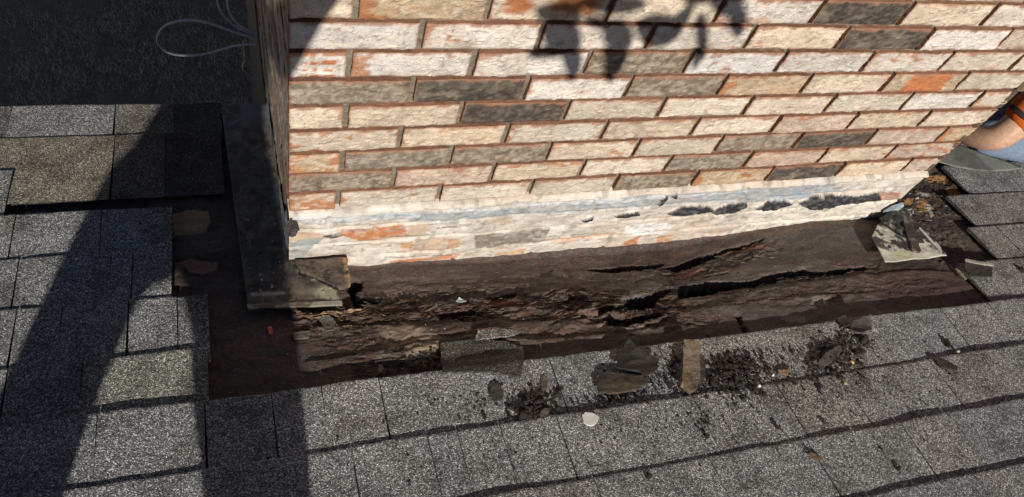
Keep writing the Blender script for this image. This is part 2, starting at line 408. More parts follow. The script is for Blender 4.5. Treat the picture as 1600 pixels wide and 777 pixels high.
def deck_off(u, v):
    i = int(round((u - DU0) / st)); j = int(round((v - DV0) / st))
    i = min(max(i, 0), len(us) - 1); j = min(max(j, 0), len(vs) - 1)
    return off[i, j]

# ---------------------------------------------------------- shingle courses
def course(vb, e, u0, u1, joints, tones, T=.0085, fine=True, start_poly=None, seed=0, ragged=.0021, ov=()):
    """one row of shingles: butt (downhill) edge at vb - .01 u, e exposed, tabs cut at joints"""
    parts = []
    cuts = [u0] + sorted(j for j in joints if u0 + .01 < j < u1 - .01) + [u1]
    step = .005 if fine else .04
    for k in range(len(cuts) - 1):
        a, b_ = cuts[k] + .0011, cuts[k + 1] - .0011
        n = max(2, int((b_ - a) / step) + 1)
        uu = np.linspace(a, b_, n)
        tone = np.asarray(tones[k % len(tones)])
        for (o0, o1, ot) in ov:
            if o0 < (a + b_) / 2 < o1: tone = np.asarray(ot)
        s = np.array([0, .004, .012, .03, .06, .09, e * .85, e, e + .035])
        dt = (rng.random() - .5) * .0016
        Tn = T + dt + (fbm(uu * 3.5, uu * 0 + seed * 3.1, seed, 3) - .5) * .015
        Tn = np.clip(Tn, .0035, .02)
        jit = (fbm(uu * 70, uu * 0 + k * 7.7 + seed, seed + 1, 3) - .5) * 2 * ragged + (fbm(uu * 4, uu * 0 + seed, seed + 2, 3) - .5) * .008
        du = (rng.random() - .5) * .004
        UU = np.repeat(uu[:, None], len(s), 1); SS = np.repeat(s[None], n, 0)
        VV = vb - .01 * UU + jit[:, None] * np.exp(-SS / .03) - SS
        UU = UU + du * (SS / e)
        OO = Tn[:, None] * (1 - SS / e) + (fbm(UU * 12, VV * 12, seed, 3) - .5) * .002
        OO[:, 0] -= .0012
        top = P3(UU, VV, OO)
        bot = P3(UU[:, :1], VV[:, :1] , OO[:, :1] * 0 - .004)
        # ring: bottom skirt, then top surface
        G = np.concatenate([bot, top], 1); nn = G.shape[1]
        parts.append((G.reshape(-1, 3), gridfaces(n, nn), tone))
        for edge, sg in ((0, 1), (n - 1, -1)):      # side skirts
            tp = top[edge]; lo = P3(UU[edge], VV[edge], np.full(len(s), -.004))
            Vs = np.concatenate([tp, lo]); m_ = len(s)
            Fq = np.array([[i, i + 1, i + 1 + m_, i + m_] for i in range(m_ - 1)])
            parts.append((Vs, Fq, tone * .7))
    V_, F_, C_ = joinm(parts)
    o = obj('shingle_course', V_, F_, M_GRAN, roof, C_)
    return o
def ju(*pts): return [on_roof(x, y)[0] for x, y in pts]
def tn(seed, n=7, lo=.82, hi=1.12, tint=0):
    r = random.Random(seed); out = []
    for _ in range(n):
        k = r.uniform(lo, hi); w = r.uniform(-.03, .05) + tint
        out.append((k * (1 + w), k, k * (1 - w * 1.3)))
    return out
BR = (1.03, .90, .72); TAN = (1.04, .95, .82)
def rj(a, b, seed, w=(.14, .30)):
    r = random.Random(seed); x = a + r.uniform(.05, .2); o = []
    while x < b: o.append(x); x += r.uniform(*w)
    return o
# rows left of the chimney
course(.655, .14, -2.3, -.128, rj(-2.3, -.9, 1) + [-.64, -.396, -.25], [(1, 1, 1), (.95, .97, .97), (1.0, 1.02, 1.02), (.95, .98, 1.0), (1, 1.03, 1.05), (.8, .72, .6), (.6, .58, .55)], seed=1, ov=[(-.39, -.28, (.72, .66, .58)), (-.28, 0, (.35, .33, .31))])  # rightmost tabs toned down to carry the body shadow in their colour
course(.515, .225, -2.3, -.132, rj(-2.3, -.9, 2) + [-.66, -.39, -.27], [TAN, BR, (1.0, .88, .66), BR, TAN, (1.2, .92, .60), (.9, .8, .62), (.6, .55, .5)], seed=2, T=.006, ov=[(-3, -.39, BR), (-.39, -.28, (.6, .53, .45)), (-.28, 0, (.30, .27, .25))])  # right end again painted darker for the shadow lying over it
course(.372, .17, -2.3, -.602, rj(-2.3, -.8, 3), tn(3, 7, 1.0, 1.15), seed=3, T=.008)
course(.205, .15, -2.3, -.250, rj(-2.3, -.9, 4) + ju((20, 370), (157, 370)), tn(4, 9, .95, 1.1), seed=4)
course(.056, .15, -2.3, -.249, rj(-2.3, -.9, 5) + ju((23, 450), (172, 435), (207, 435)), tn(5, 8, .95, 1.12), seed=5)
course(-.093, .152, -2.3, -.178, rj(-2.3, -.9, 6) + ju((20, 530), (92, 530), (200, 510), (277, 500)), tn(6, 9, .95, 1.1), seed=6)
course(-.247, .145, -2.3, -.181, rj(-2.3, -.9, 7) + ju((125, 620), (10, 600)), [(1, 1, 1), (.9, .9, .9), BR, (1.0, 1, 1), (1.05, 1, .97), (.9, .9, .9), (.95, .96, 1.0), (1, 1, 1), TAN], seed=7, ov=[(-.42, -.18, (1.16, .99, .88)), (-.53, -.42, (.8, .8, .8))])
# rows right of the chimney
course(.655, .15, 2.03, 6, rj(2.1, 6, 12), tn(12), seed=12, fine=False)
course(.505, .15, 2.14, 6, rj(2.1, 6, 13), tn(13), seed=13, fine=False)
course(.355, .15, 2.16, 6, rj(2.1, 6, 14), tn(14), T=.0055, seed=14, fine=False)
course(.205, .15, 2.12, 6, ju((1560, 290), (1573, 275)) + rj(2.5, 6, 15), tn(15, 7, .85, 1.0, .02), T=.0055, seed=15)
course(.055, .15, 2.01, 6, ju((1512, 335), (1480, 310)) + rj(2.6, 6, 16), tn(16, 7, .85, 1.0, .02), T=.0055, seed=16)
course(-.095, .14, 1.965, 6, ju((1502, 385), (1580, 380), (1500, 370)) + rj(2.6, 6, 17), tn(17, 7, .85, 1.0, .01), T=.0055, seed=17)
course(-.235, .152, 1.80, 6, ju((1545, 445), (1512, 425)) + rj(2.4, 6, 18), tn(18, 7, .88, 1.0, .01), T=.0055, seed=18)
# full rows on the near, uphill side
course(-.385, .147, -2.3, 6, rj(-2.3, -.7, 20) + ju((150, 700), (322, 690), (431, 690), (508, 650), (600, 640), (805, 620), (870, 600), (1035, 560), (1165, 560), (1390, 545), (1495, 520), (1570, 510)) + rj(2.2, 6, 21),
       tn(20, 17, .9, 1.1), seed=20, T=.0105)
course(-.532, .147, -2.3, 6, rj(-2.3, -.5, 22) + ju((555, 740), (678, 730), (725, 720), (795, 715), (893, 722), (1120, 695), (1242, 650), (1340, 632), (1374, 630), (1479, 603), (1600, 590)) + rj(2.0, 6, 23),
       tn(22, 19, .88, 1.08), seed=22, T=.010)
course(-.679, .147, -2.3, 6, rj(-2.3, .3, 24) + ju((933, 765), (1121, 745), (1288, 736), (1365, 722), (1430, 700), (1515, 696)) + rj(1.8, 6, 25), tn(24, 18, .9, 1.12), seed=24)
course(-.826, .147, -2.3, 6, rj(-2.3, 6, 26), tn(26, 19, .9, 1.12), seed=26)
vb = -.973; k = 27
while vb > -6.0:
    course(vb, .147, -2.3, 6, rj(-2.3, 6, k), tn(k, 19, .9, 1.12), seed=k, fine=False); vb -= .147; k += 1

# ==================================================================================
#                                      CHIMNEY
# ==================================================================================
CW, CDEP, CTOP = 1.745, 1.9, 1.128
chim = thing('chimney', (CW / 2, CDEP / 2, GZ), 'wide chimney of whitewashed reclaimed brick standing through the roof', 'chimney')
Z0B, CH = .1922, .06704
def cx(y, *xs): return [on_wall(x, y)[0] for x in xs]
ROWS = {   # joint positions and the look of each brick, row by row from the flashing upwards
 0: ([(528, 314), (686, 306), (828, 298), (961, 288), (1085, 280), (1200, 275), (1310, 269), (1414, 262)], 'ocCcgtkCp'),
 1: ([(615, 280), (769, 273), (910, 265), (1043, 259), (1165, 256), (1282, 248), (1389, 242)], 'gpcCgpcp'),
 2: ([(536, 250), (704, 246), (856, 240), (994, 233), (1122, 229), (1246, 222), (1359, 218), (1469, 214)], 'oggccgkpt'),
 3: ([(625, 217), (790, 213), (944, 205), (1085, 201), (1212, 196), (1330, 193), (1443, 189)], 'cCccCpcC'),
 4: ([(541, 183), (720, 179), (885, 175), (1033, 171), (1169, 167), (1297, 164), (1417, 161), (1526, 159)], 'CckcCCcwc'),
 5: ([(645, 142), (821, 142), (982, 137), (1129, 134), (1262, 131), (1387, 130), (1503, 129)], 'gkwgtCOc'),
 6: ([(546, 100), (740, 100), (918, 99), (1076, 98), (1221, 98), (1356, 98), (1480, 97), (1591, 97)], 'sWwgwwWCC'),
 7: ([(659, 55), (845, 58), (1017, 57), (1173, 59), (1317, 60), (1450, 60), (1571, 62)], 'wWwbCkwc'),
 8: ([(557, 13), (765, 10), (954, 13), (1125, 17), (1280, 17), (1422, 17), (1548, 25)], 'CtrCwkCw')}
CREAM = np.array([.68, .565, .435]); WHITE = np.array([.76, .69, .62]); GREY = np.array([.27, .21, .155]); DARK = np.array([.085, .070, .058])
ORNG = np.array([.44, .165, .065]); LEDG = np.array([.33, .165, .10]); PINK = np.array([.56, .415, .32]); TANB = np.array([.52, .38, .24])
SIDE = False
def brick_cols(t, x, z, w, h, sd):
    """colour of a brick's face; x, z measured on the brick, w, h its size"""
    X = x + sd * 1.37; Z = z + sd * .71
    A = np.ones_like(x)
    n1 = fbm(X * 22, Z * 45, sd, 5); n2 = fbm(X * 60, Z * 95, sd + 3, 5); n3 = fbm(X * 120, Z * 120, sd + 5, 4); n4 = fbm(X * 9, Z * 9, sd + 7, 3)
    ed = np.minimum(np.minimum(x, w - x), np.minimum(z, h - z)); top = h - z
    base = {'c': CREAM * .93, 'C': CREAM * 1.07, 'w': WHITE, 'W': WHITE * .97, 'g': GREY * 1.5, 'k': DARK * 1.35, 'o': TANB, 'p': PINK, 't': TANB * 1.02,
            's': WHITE, 'O': TANB * .9, 'b': WHITE * .88, 'r': CREAM * .85, 'm': CREAM * .8}[t]
    c = A[..., None] * base
    rq = random.Random(sd * 7 + 1); c = c * (1 + rq.uniform(-.10, .07)) * (1 + rq.uniform(-.05, .05) * np.array([1, 0, -1.2]))
    c = c * (1 + (n4 - .5)[..., None] * .28 * np.array([.8, 1, 1.25]))
    soot = sst(.50, .66, fbm(X * 13, Z * 20, sd + 11, 4)) * rq.uniform(-.1, .42); c = mixc(c, GREY * 1.35, np.clip(soot, 0, 1) * (.5 + n3))
    if t in 'gk':
        base = base
        sp = sst(.44, .60, n3)
        c = mixc(c * .62, (CREAM * .62 if t == 'g' else GREY * .75), sp * (.8 if t == 'g' else .6))
        c = mixc(c, CREAM * .75, sst(.60, .72, n1) * (.45 if t == 'g' else .25))
        c = mixc(c, DARK, sst(.58, .72, n2) * .55)
    else:
        c = mixc(c, GREY * 1.5, sst(.54, .70, n1) * (.45 if t in 'bmr' else .25))
        c = mixc(c, CREAM * 1.15, sst(.52, .62, n2) * .35)
        c = mixc(c, GREY * .7, sst(.66, .74, n3) * .5)
        chip = sst(.64, .69, fbm(X * 28, Z * 60, sd + 9, 4) + np.clip(.006 - ed, -.006, 1) * 14)
        c = mixc(c, ORNG * (1.0 + (n2 - .5)[..., None]), chip * {'w': .55, 'C': .45}.get(t, .75))
    if t == 's':
        bands = sst(.1, .5, np.sin(z * 2 * PI / .0175 + (n1 - .5) * 4)) * sst(.012, .03, x) * sst(.006, .02, w - x) * sst(.42, .56, fbm(X * 120, Z * 30, sd, 3))
        c = mixc(c, ORNG * 1.15, bands)
    if t == 'O':
        m = sst(-.004, .004, np.minimum(x - w * .24, w * .80 - x) + (n2 - .5) * .02)
        c = mixc(c, ORNG * 1.2, m)
    if t == 'o':
        c = mixc(c, ORNG * 1.15, sst(.42, .58, n1) * .75); c = mixc(c, CREAM, sst(.5, .6, n2) * .7)
    if t == 'r':
        for a in (.22, .62, .78): c = mixc(c, ORNG * .95, sst(.03, .012, np.hypot((x - a * w) * .8, z - h * .6) + (n2 - .5) * .02))
    if t in 'Wt':
        c = mixc(c, ORNG * 1.05, sst(.022, .010, x + (n1 - .5) * .09) * .8)
    c = mixc(c, LEDG, sst(.0035, .001, ed + (n2 - .5) * .005) * .8)
    c = mixc(c, LEDG, sst(.0065, .003, top + (n2 - .5) * .012 + (n1 - .5) * .012 + .0012) * .8)
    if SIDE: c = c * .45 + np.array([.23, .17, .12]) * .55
    return c
def brick(x0, x1, z0, z1, t, sd, mp, step, ox=0):
    """one brick as a slightly uneven block: dense front face, four returns into the joint"""
    w, h = x1 - x0, z1 - z0
    nx = max(3, int(w / step) + 1); nz = max(3, int(h / step) + 1)
    xa = np.linspace(0, w, nx); za = np.linspace(0, h, nz)
    X, Z = np.meshgrid(xa, za, indexing='ij')
    C = brick_cols(t, X, Z, w, h, sd)
    gx_, gz_ = X + sd * 2.13, Z + sd * 1.17
    y = (fbm(gx_ * 14, gz_ * 28, sd, 4) - .5) * .0045 + (fbm(gx_ * 60, gz_ * 85, sd + 2, 4, .6) - .5) * .0026
    crease = np.abs(fbm(gx_ * 12, (gz_ + gx_ * .12) * 42, sd + 4, 4) - .5)
    y -= .0018 * sst(.035, .0, crease)
    ed = np.minimum(np.minimum(X, w - X), np.minimum(Z, h - Z))
    y += .0025 * sst(.006, 0, ed) + (random.Random(sd).random() - .5) * .003
    jx = (fbm(gz_ * 70, gx_ * 5, sd + 1, 3) - .5) * .0030 * sst(.02, 0, np.minimum(X, w - X))
    jz = (fbm(gx_ * 60, gz_ * 5, sd + 6, 3) - .5) * .0030 * sst(.012, 0, np.minimum(Z, h - Z))
    dz = (random.Random(sd + 5).random() - .5) * .0024
    V = np.stack([x0 + X + jx, y, z0 + Z + jz + dz + (X - w / 2) * (random.Random(sd + 9).random() - .5) * .010], -1)
    parts = [(V.reshape(-1, 3), gridfaces(nx, nz), C.reshape(-1, 3))]
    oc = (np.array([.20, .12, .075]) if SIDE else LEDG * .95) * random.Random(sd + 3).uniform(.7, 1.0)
    for edge, rev in ((V[:, 0], 0), (V[-1, :], 0), (V[:, -1], 1), (V[0, :], 1)):
        bk = edge.copy(); bk[:, 1] = .02
        G = np.stack([edge, bk], 1)
        if not rev: G = G[:, ::-1]
        cc = np.tile(oc, (len(edge) * 2, 1)) * (.75 + .5 * fbm(G[..., 0].reshape(-1) * 90 + sd, G[..., 2].reshape(-1) * 90, sd, 2)[:, None])
        parts.append((G.reshape(-1, 3), gridfaces(len(edge), 2), cc))
    V_, F_, C_ = joinm(parts)
    return mp(V_), F_, C_
def brick_wall(name, length, zlo, zhi, mp, step, rows=None, seed=0, label=None, lastfine=True):
    parts = []; k0 = int(math.floor((zlo - Z0B) / CH)); k1 = int(math.ceil((zhi - Z0B) / CH)); rr = random.Random(seed)
    for k in range(k0, k1):
        z0 = Z0B + k * CH + .0045; z1 = z0 + CH - .0090
        if rows and k in rows:
            xs = [on_wall(*p)[0] for p in rows[k][0]]; ts = rows[k][1]; s_ = step
        else:
            xs = []; x = .10 + (.106 if k % 2 else 0) + rr.uniform(-.01, .01)
            while x < length - .05: xs.append(x); x += .212 + rr.uniform(-.004, .004)
            ts = [rr.choice('ccCCwgkptW') for _ in range(len(xs) + 1)]; s_ = step if rows and k >= 8 else max(step, .012)
        cuts = [-.0055] + xs + [length + .0055]
        for i in range(len(cuts) - 1):
            parts.append(brick(cuts[i] + .0055, cuts[i + 1] - .0055, z0, z1, ts[i % len(ts)], seed + 13 * (k + 60) + i * 7, mp, s_))
    V_, F_, C_ = joinm(parts)
    return obj(name, V_, F_, M_BRICK, chim, C_)
mpf = lambda V: V
mpl = lambda V: np.stack([V[:, 1], CDEP - V[:, 0], V[:, 2]], 1)
mpr = lambda V: np.stack([CW - V[:, 1], V[:, 0], V[:, 2]], 1)
mpb = lambda V: np.stack([CW - V[:, 0], CDEP - V[:, 1], V[:, 2]], 1)
fw = brick_wall('brick_wall', CW, Z0B, CTOP - .07, mpf, .0038, ROWS, 1)
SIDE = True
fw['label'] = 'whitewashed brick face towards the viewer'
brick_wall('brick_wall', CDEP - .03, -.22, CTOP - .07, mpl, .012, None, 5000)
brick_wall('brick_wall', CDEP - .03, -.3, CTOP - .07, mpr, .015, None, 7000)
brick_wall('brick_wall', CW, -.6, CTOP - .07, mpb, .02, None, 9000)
# mortar body behind the bricks (uneven, raked back)
def mortar_sheet(length, zlo, zhi, mp, step=.006):
    nx = int(length / step) + 1; nz = int((zhi - zlo) / step) + 1
    X, Z = np.meshgrid(np.linspace(.006, length - .006, nx), np.linspace(zlo, zhi, nz), indexing='ij')
    y = .0115 + (fbm(X * 60, Z * 60, 3, 4) - .5) * .006
    C = np.array([.25, .215, .165]) * (.7 + .6 * fbm(X * 45, Z * 45, 5, 4))[..., None]
    return mp(np.stack([X, y, Z], -1).reshape(-1, 3)), gridfaces(nx, nz), C.reshape(-1, 3)
V_, F_, C_ = joinm([mortar_sheet(CW, -.3, CTOP - .07, mpf, .005), mortar_sheet(CDEP, -.25, CTOP - .07, mpl, .02), mortar_sheet(CW, -.6, CTOP - .07, mpb, .05), mortar_sheet(CDEP, -.4, CTOP - .07, mpr, .05)])
obj('mortar', V_, F_, M_MORTAR, chim, C_)
V_, F_, C_ = box(.03, CW - .03, .03, CDEP - .03, -.3, CTOP - .07, (.2, .18, .14)); obj('core', V_, F_, M_PLAIN, chim, C_)
V_, F_, C_ = box(-.004, CW, .66, CDEP, GZ, -.235, (.055, .062, .068)); lb = obj('shaded_base', V_, F_, M_PLAIN, chim, C_); lb['label'] = 'plain blue grey base below the roof line, darkened to carry the shade there'  # shade on the lower chimney side is put into this dark colour
V_, F_, C_ = box(-.04, CW + .04, -.035, CDEP + .04, CTOP - .065, CTOP + .02, (.45, .43, .39)); obj('cap', V_, F_, M_PLAIN, chim, C_)

# ------------------------------- painted foot of the wall, over the last courses
sx = .0028
xa = np.arange(-.001, CW + sx, sx); za = np.arange(-.155, .206, sx)
X, Z = np.meshgrid(xa, za, indexing='ij')
c = np.zeros(X.shape + (3,)) + np.array([.66, .59, .51])
n1 = fbm(X * 18, Z * 24, 1, 5); n2 = fbm(X * 50, Z * 62, 2, 3); n3 = fbm(X * 5, Z * 9, 4, 3); n5 = fbm(X * 200, Z * 200, 9, 3)
c = mixc(c, (.80, .74, .66), sst(.48, .62, n1) * .8)
c = mixc(c, (.70, .56, .43), sst(.52, .66, n3) * .5)
c = mixc(c, (.56, .46, .36), sst(.58, .70, n2) * .35)
y = -.005 - (n1 - .5) * .005 - (n2 - .5) * .002 - (fbm(X * 30, Z * 34, 7, 3) - .5) * .005
# courses show faintly through the paint
zc = (Z - Z0B + .0045) % CH; kk = np.floor((Z - Z0B) / CH)
bed = sst(.010, .003, np.abs(zc - .0045 + (n2 - .5) * .006)) * sst(.3, .5, fbm(X * 7, Z * 20, 11, 3) + .05)
xj = (X + kk * .106 + .03) % .212; hj = sst(.008, .003, np.abs(xj - .006 + (n2 - .5) * .004)) * sst(.45, .55, fbm(X * 5, Z * 14, 12, 3))
y += .004 * np.maximum(bed, hj * .9)
c = mixc(c, (.50, .37, .26), np.maximum(bed, hj) * .22)
for kq in range(-4, 3):
    for iq in range(9):
        rq = random.Random(kq * 31 + iq * 7 + 900); x0_ = iq * .212 - .03 - (kq % 2) * .106; x1_ = x0_ + .2
        mq = sst(-.001, .002, np.minimum(X - x0_, x1_ - X) + (n2 - .5) * .006) * (kk == kq) * sst(.010, .013, zc) * rq.choice([0, .15, .35, .5]) * sst(.4, .55, n3 + .1 * n2)
        c = mixc(c, rq.choice([(.62, .47, .36), (.80, .74, .67), (.55, .47, .39), (.66, .55, .45)]), mq)
c = mixc(c, (.42, .30, .20), sst(.60, .66, fbm(X * 60, Z * 110, 15, 4)) * .25)
WP = lambda *p: [on_wall(a, b) for a, b in p]
def warea(poly, col, a=1., soft=.002, warp=.004, seed=1, freq=70, dy=0):
    global c, y
    m = pmask(X, Z, WP(*poly), soft, warp * 1.6, seed, freq * .8, 1.5) * a * (.55 + .45 * sst(.36, .5, fbm(X * 70, Z * 90, seed + 3, 4)))
    c = mixc(c, np.asarray(col), m)
    if dy: y = y - m * dy * (.6 + .8 * fbm(X * 90, Z * 90, seed, 3))
    return m
OR = (.56, .20, .075); OR2 = (.60, .34, .19)
warea([(640, 330), (800, 322), (1000, 303), (1300, 280), (1320, 296), (1180, 312), (1000, 322), (820, 336), (640, 345)], (.38, .41, .43), .95, .006, .006, 1, 25, .002)
warea([(452, 332), (640, 328), (660, 336), (500, 346), (452, 345)], (.60, .61, .61), .9, .003, .004, 2, 40, .003)
warea([(560, 331), (640, 326), (650, 334), (570, 338)], (.42, .46, .49), .7, .003, .004, 3, 40)
warea([(690, 322), (830, 314), (1000, 306), (1160, 292), (1165, 297), (1000, 311), (830, 320), (700, 328)], (.70, .71, .71), .7, .003, .005, 12, 40, .002)
warea([(1200, 296), (1262, 290), (1270, 306), (1210, 312)], (.34, .39, .44), .8, .003, .004, 4, 40)
warea([(534, 357), (630, 349), (640, 366), (564, 374), (536, 367)], OR, .92, .002, .004, 5)
warea([(636, 350), (668, 347), (664, 366), (634, 368)], (.60, .45, .30), .9, .002, .003, 6)
warea([(626, 376), (645, 374), (642, 391), (625, 392)], OR2, 1, .002, .002, 7)
warea([(648, 372), (694, 369), (690, 390), (646, 391)], (.62, .42, .29), .8, .002, .003, 8)
warea([(700, 371), (719, 370), (717, 384), (697, 389)], OR2, 1, .002, .002, 9)
warea([(606, 405), (700, 397), (718, 396), (708, 402), (610, 411)], OR, .9, .0015, .003, 10)
warea([(772, 394), (820, 386), (818, 394), (780, 399)], OR2, .9, .002, .003, 11)
warea([(974, 376), (1001, 365), (992, 382), (974, 385)], OR, .95, .0015, .002, 12)
warea([(1027, 366), (1057, 363), (1047, 378), (1023, 380)], OR2, .95, .0015, .002, 13)
warea([(1104, 359), (1130, 355), (1128, 362), (1106, 364)], OR2, .7, .002, .003, 14)
warea([(856, 372), (910, 367), (960, 360), (962, 364), (900, 375), (860, 378)], OR2, .6, .002, .003, 15)
warea([(741, 365), (859, 354), (849, 376), (742, 386)], (.24, .20, .165), .95, .002, .002, 1)
warea([(755, 340), (800, 336), (798, 346), (750, 350)], (.50, .38, .27), .7, .003, .004, 2)
warea([(452, 362), (486, 359), (520, 364), (535, 362), (534, 367), (500, 371), (452, 374)], (.60, .40, .24), .8, .0015, .003, 3)
warea([(504, 363), (530, 360), (537, 365), (520, 368), (504, 367)], (.05, .045, .04), .9, .001, .003, 4, 120, .003)
warea([(452, 374), (505, 369), (487, 384), (461, 413), (452, 413)], (.33, .37, .37), .95, .002, .003, 5)
warea([(977, 352), (997, 347), (1034, 347), (1056, 350), (1032, 363), (972, 365)], (.86, .84, .80), .95, .0015, .003, 6, 70, .002)
warea([(1180, 330), (1300, 318), (1365, 318), (1370, 335), (1260, 345), (1150, 356)], (.82, .76, .64), .6, .006, .006, 7, 40)
warea([(1371, 299), (1407, 298), (1402, 309), (1371, 311)], (.40, .15, .09), .9, .0015, .003, 8)
warea([(560, 385), (640, 385), (640, 400), (600, 408), (540, 412)], (.84, .78, .70), .6, .005, .006, 9, 40, .002)
for i, (a_, b_, r_) in enumerate([(700, 380, 12), (660, 357, 9), (940, 352, 10), (1090, 345, 10), (600, 345, 8)]):
    warea([(a_ - r_ * 2, b_ - 3), (a_ + r_ * 2, b_ - 6), (a_ + r_ * 2, b_ + 3), (a_ - r_ * 2, b_ + 6)], (.55, .40, .28), .4, .004, .005, i, 60)
# thin dark cracks
for i, (a_, b_, l_) in enumerate([(706, 352, 26), (640, 366, 30), (1016, 330, 14), (950, 372, 8), (660, 398, 60), (560, 380, 40), (876, 366, 40)]):
    warea([(a_ - l_, b_ + 1.6), (a_ + l_, b_ - 2.6), (a_ + l_, b_ - 1.4), (a_ - l_, b_ + 3)], (.10, .08, .065), .75, .0008, .0016, i + 3, 120, -.002)
# grime line where it meets the deck at the left
m = sst(.02, .0, Z - np.interp(X, fu, fz) + (n2 - .5) * .02) * sst(.55, .62, fbm(X * 90, Z * 90, 3, 4)) * (X < .12)
c = mixc(c, (.07, .05, .04), m)
c *= (.86 + .24 * n5)[..., None]
c = mixc(c, (.40, .36, .31), sst(.54, .68, fbm(X * 26, Z * 40, 10, 5)) * .40)
c = mixc(c, (.20, .17, .14), sst(.64, .72, fbm(X * 60, Z * 80, 6, 3)) * .45)
# tar blobs of the old sealant, standing proud
TB = [[(1042, 331), (1061, 321), (1085, 318), (1101, 318), (1114, 324), (1087, 329), (1060, 333)], [(1110, 327), (1125, 320), (1141, 314), (1164, 313), (1166, 319), (1145, 326), (1118, 330)],
      [(1179, 321), (1201, 311), (1221, 309), (1236, 314), (1210, 322), (1190, 325)], [(1248, 313), (1268, 304), (1290, 303), (1301, 308), (1300, 316), (1262, 319)],
      [(1249, 314), (1287, 302), (1334, 303), (1369, 297), (1373, 308), (1327, 313), (1290, 319), (1262, 319)], [(908, 339), (925, 334), (924, 338), (912, 341)], [(958, 333), (995, 327), (997, 331), (962, 335)],
      [(1028, 315), (1036, 303), (1041, 301), (1034, 314)], [(1049, 302), (1056, 301), (1054, 305), (1050, 305)]]
for i, p in enumerate(TB):
    m = sst(.08, .5, pmask(X, Z, WP(*p), .005, .0045, i + 1, 45, 1.6))
    y = y - m * (.005 + .006 * fbm(X * 60, Z * 90, i, 4)); c = mixc(c, np.array([.035, .033, .034]), sst(.3, .6, m))
    c = mixc(c, np.array([.10, .10, .105]), sst(.5, .8, m) * sst(.55, .65, fbm(X * 110, Z * 160, i + 2, 3)))
# bead of sealant along the top; the sheet dips behind the bricks above it
topz = Z0B + .000 + (fbm(X * 16, X * 0, 5, 3) - .5) * .016
y -= .006 * sst(.012, .004, np.abs(Z - topz + .006))
y = np.where(Z > topz, y + np.clip((Z - topz) / .009, 0, 1) * .034, y)
lowz = np.interp(X, fu, fz) - .035
keep = ((Z > lowz)[:-1, :-1] & (Z < topz + .010)[:-1, :-1] & (X < CW - .004)[:-1, :-1])
V_ = np.stack([X, y, Z], -1).reshape(-1, 3)
pb = obj('paint_band', V_, gridfaces(len(xa), len(za), keep), M_BAND, chim, c.reshape(-1, 3), smooth=True)
pb['label'] = 'thick white and pale blue sealant band with black tar'
# its returns round the two corners
for nm, X0, sgn in (('paint_band', -.004, 1), ('paint_band', CW + .004, -1)):
    Y2, Z2 = np.meshgrid(np.arange(-.004, .60 if sgn > 0 else .10, .004), np.arange(-.30, .19, .004), indexing='ij')
    cc = np.zeros(Y2.shape + (3,)) + (np.array([.30, .31, .29]) if sgn > 0 else np.array([.5, .45, .38]))
    q = fbm(Y2 * 30, Z2 * 30, 3, 5)
    cc = mixc(cc, (.05, .045, .04), sst(.48, .6, q) * .8); cc = mixc(cc, (.6, .58, .54), sst(.6, .68, fbm(Y2 * 60, Z2 * 90, 8, 4)) * .8)
    h_top = -Y2 * ST / CT + (.075 + .02 * fbm(Y2 * 12, Y2 * 0, 2, 3)) + (.10 * sst(.10, .0, Y2))
    kp = ((Z2 < h_top) & (Z2 > -Y2 * ST / CT - .03))[:-1, :-1]
    V_ = np.stack([X0 - sgn * (q - .5) * .005, Y2, Z2], -1).reshape(-1, 3)
    obj(nm, V_, gridfaces(*Y2.shape, kp), M_BAND, chim, cc.reshape(-1, 3), smooth=True)
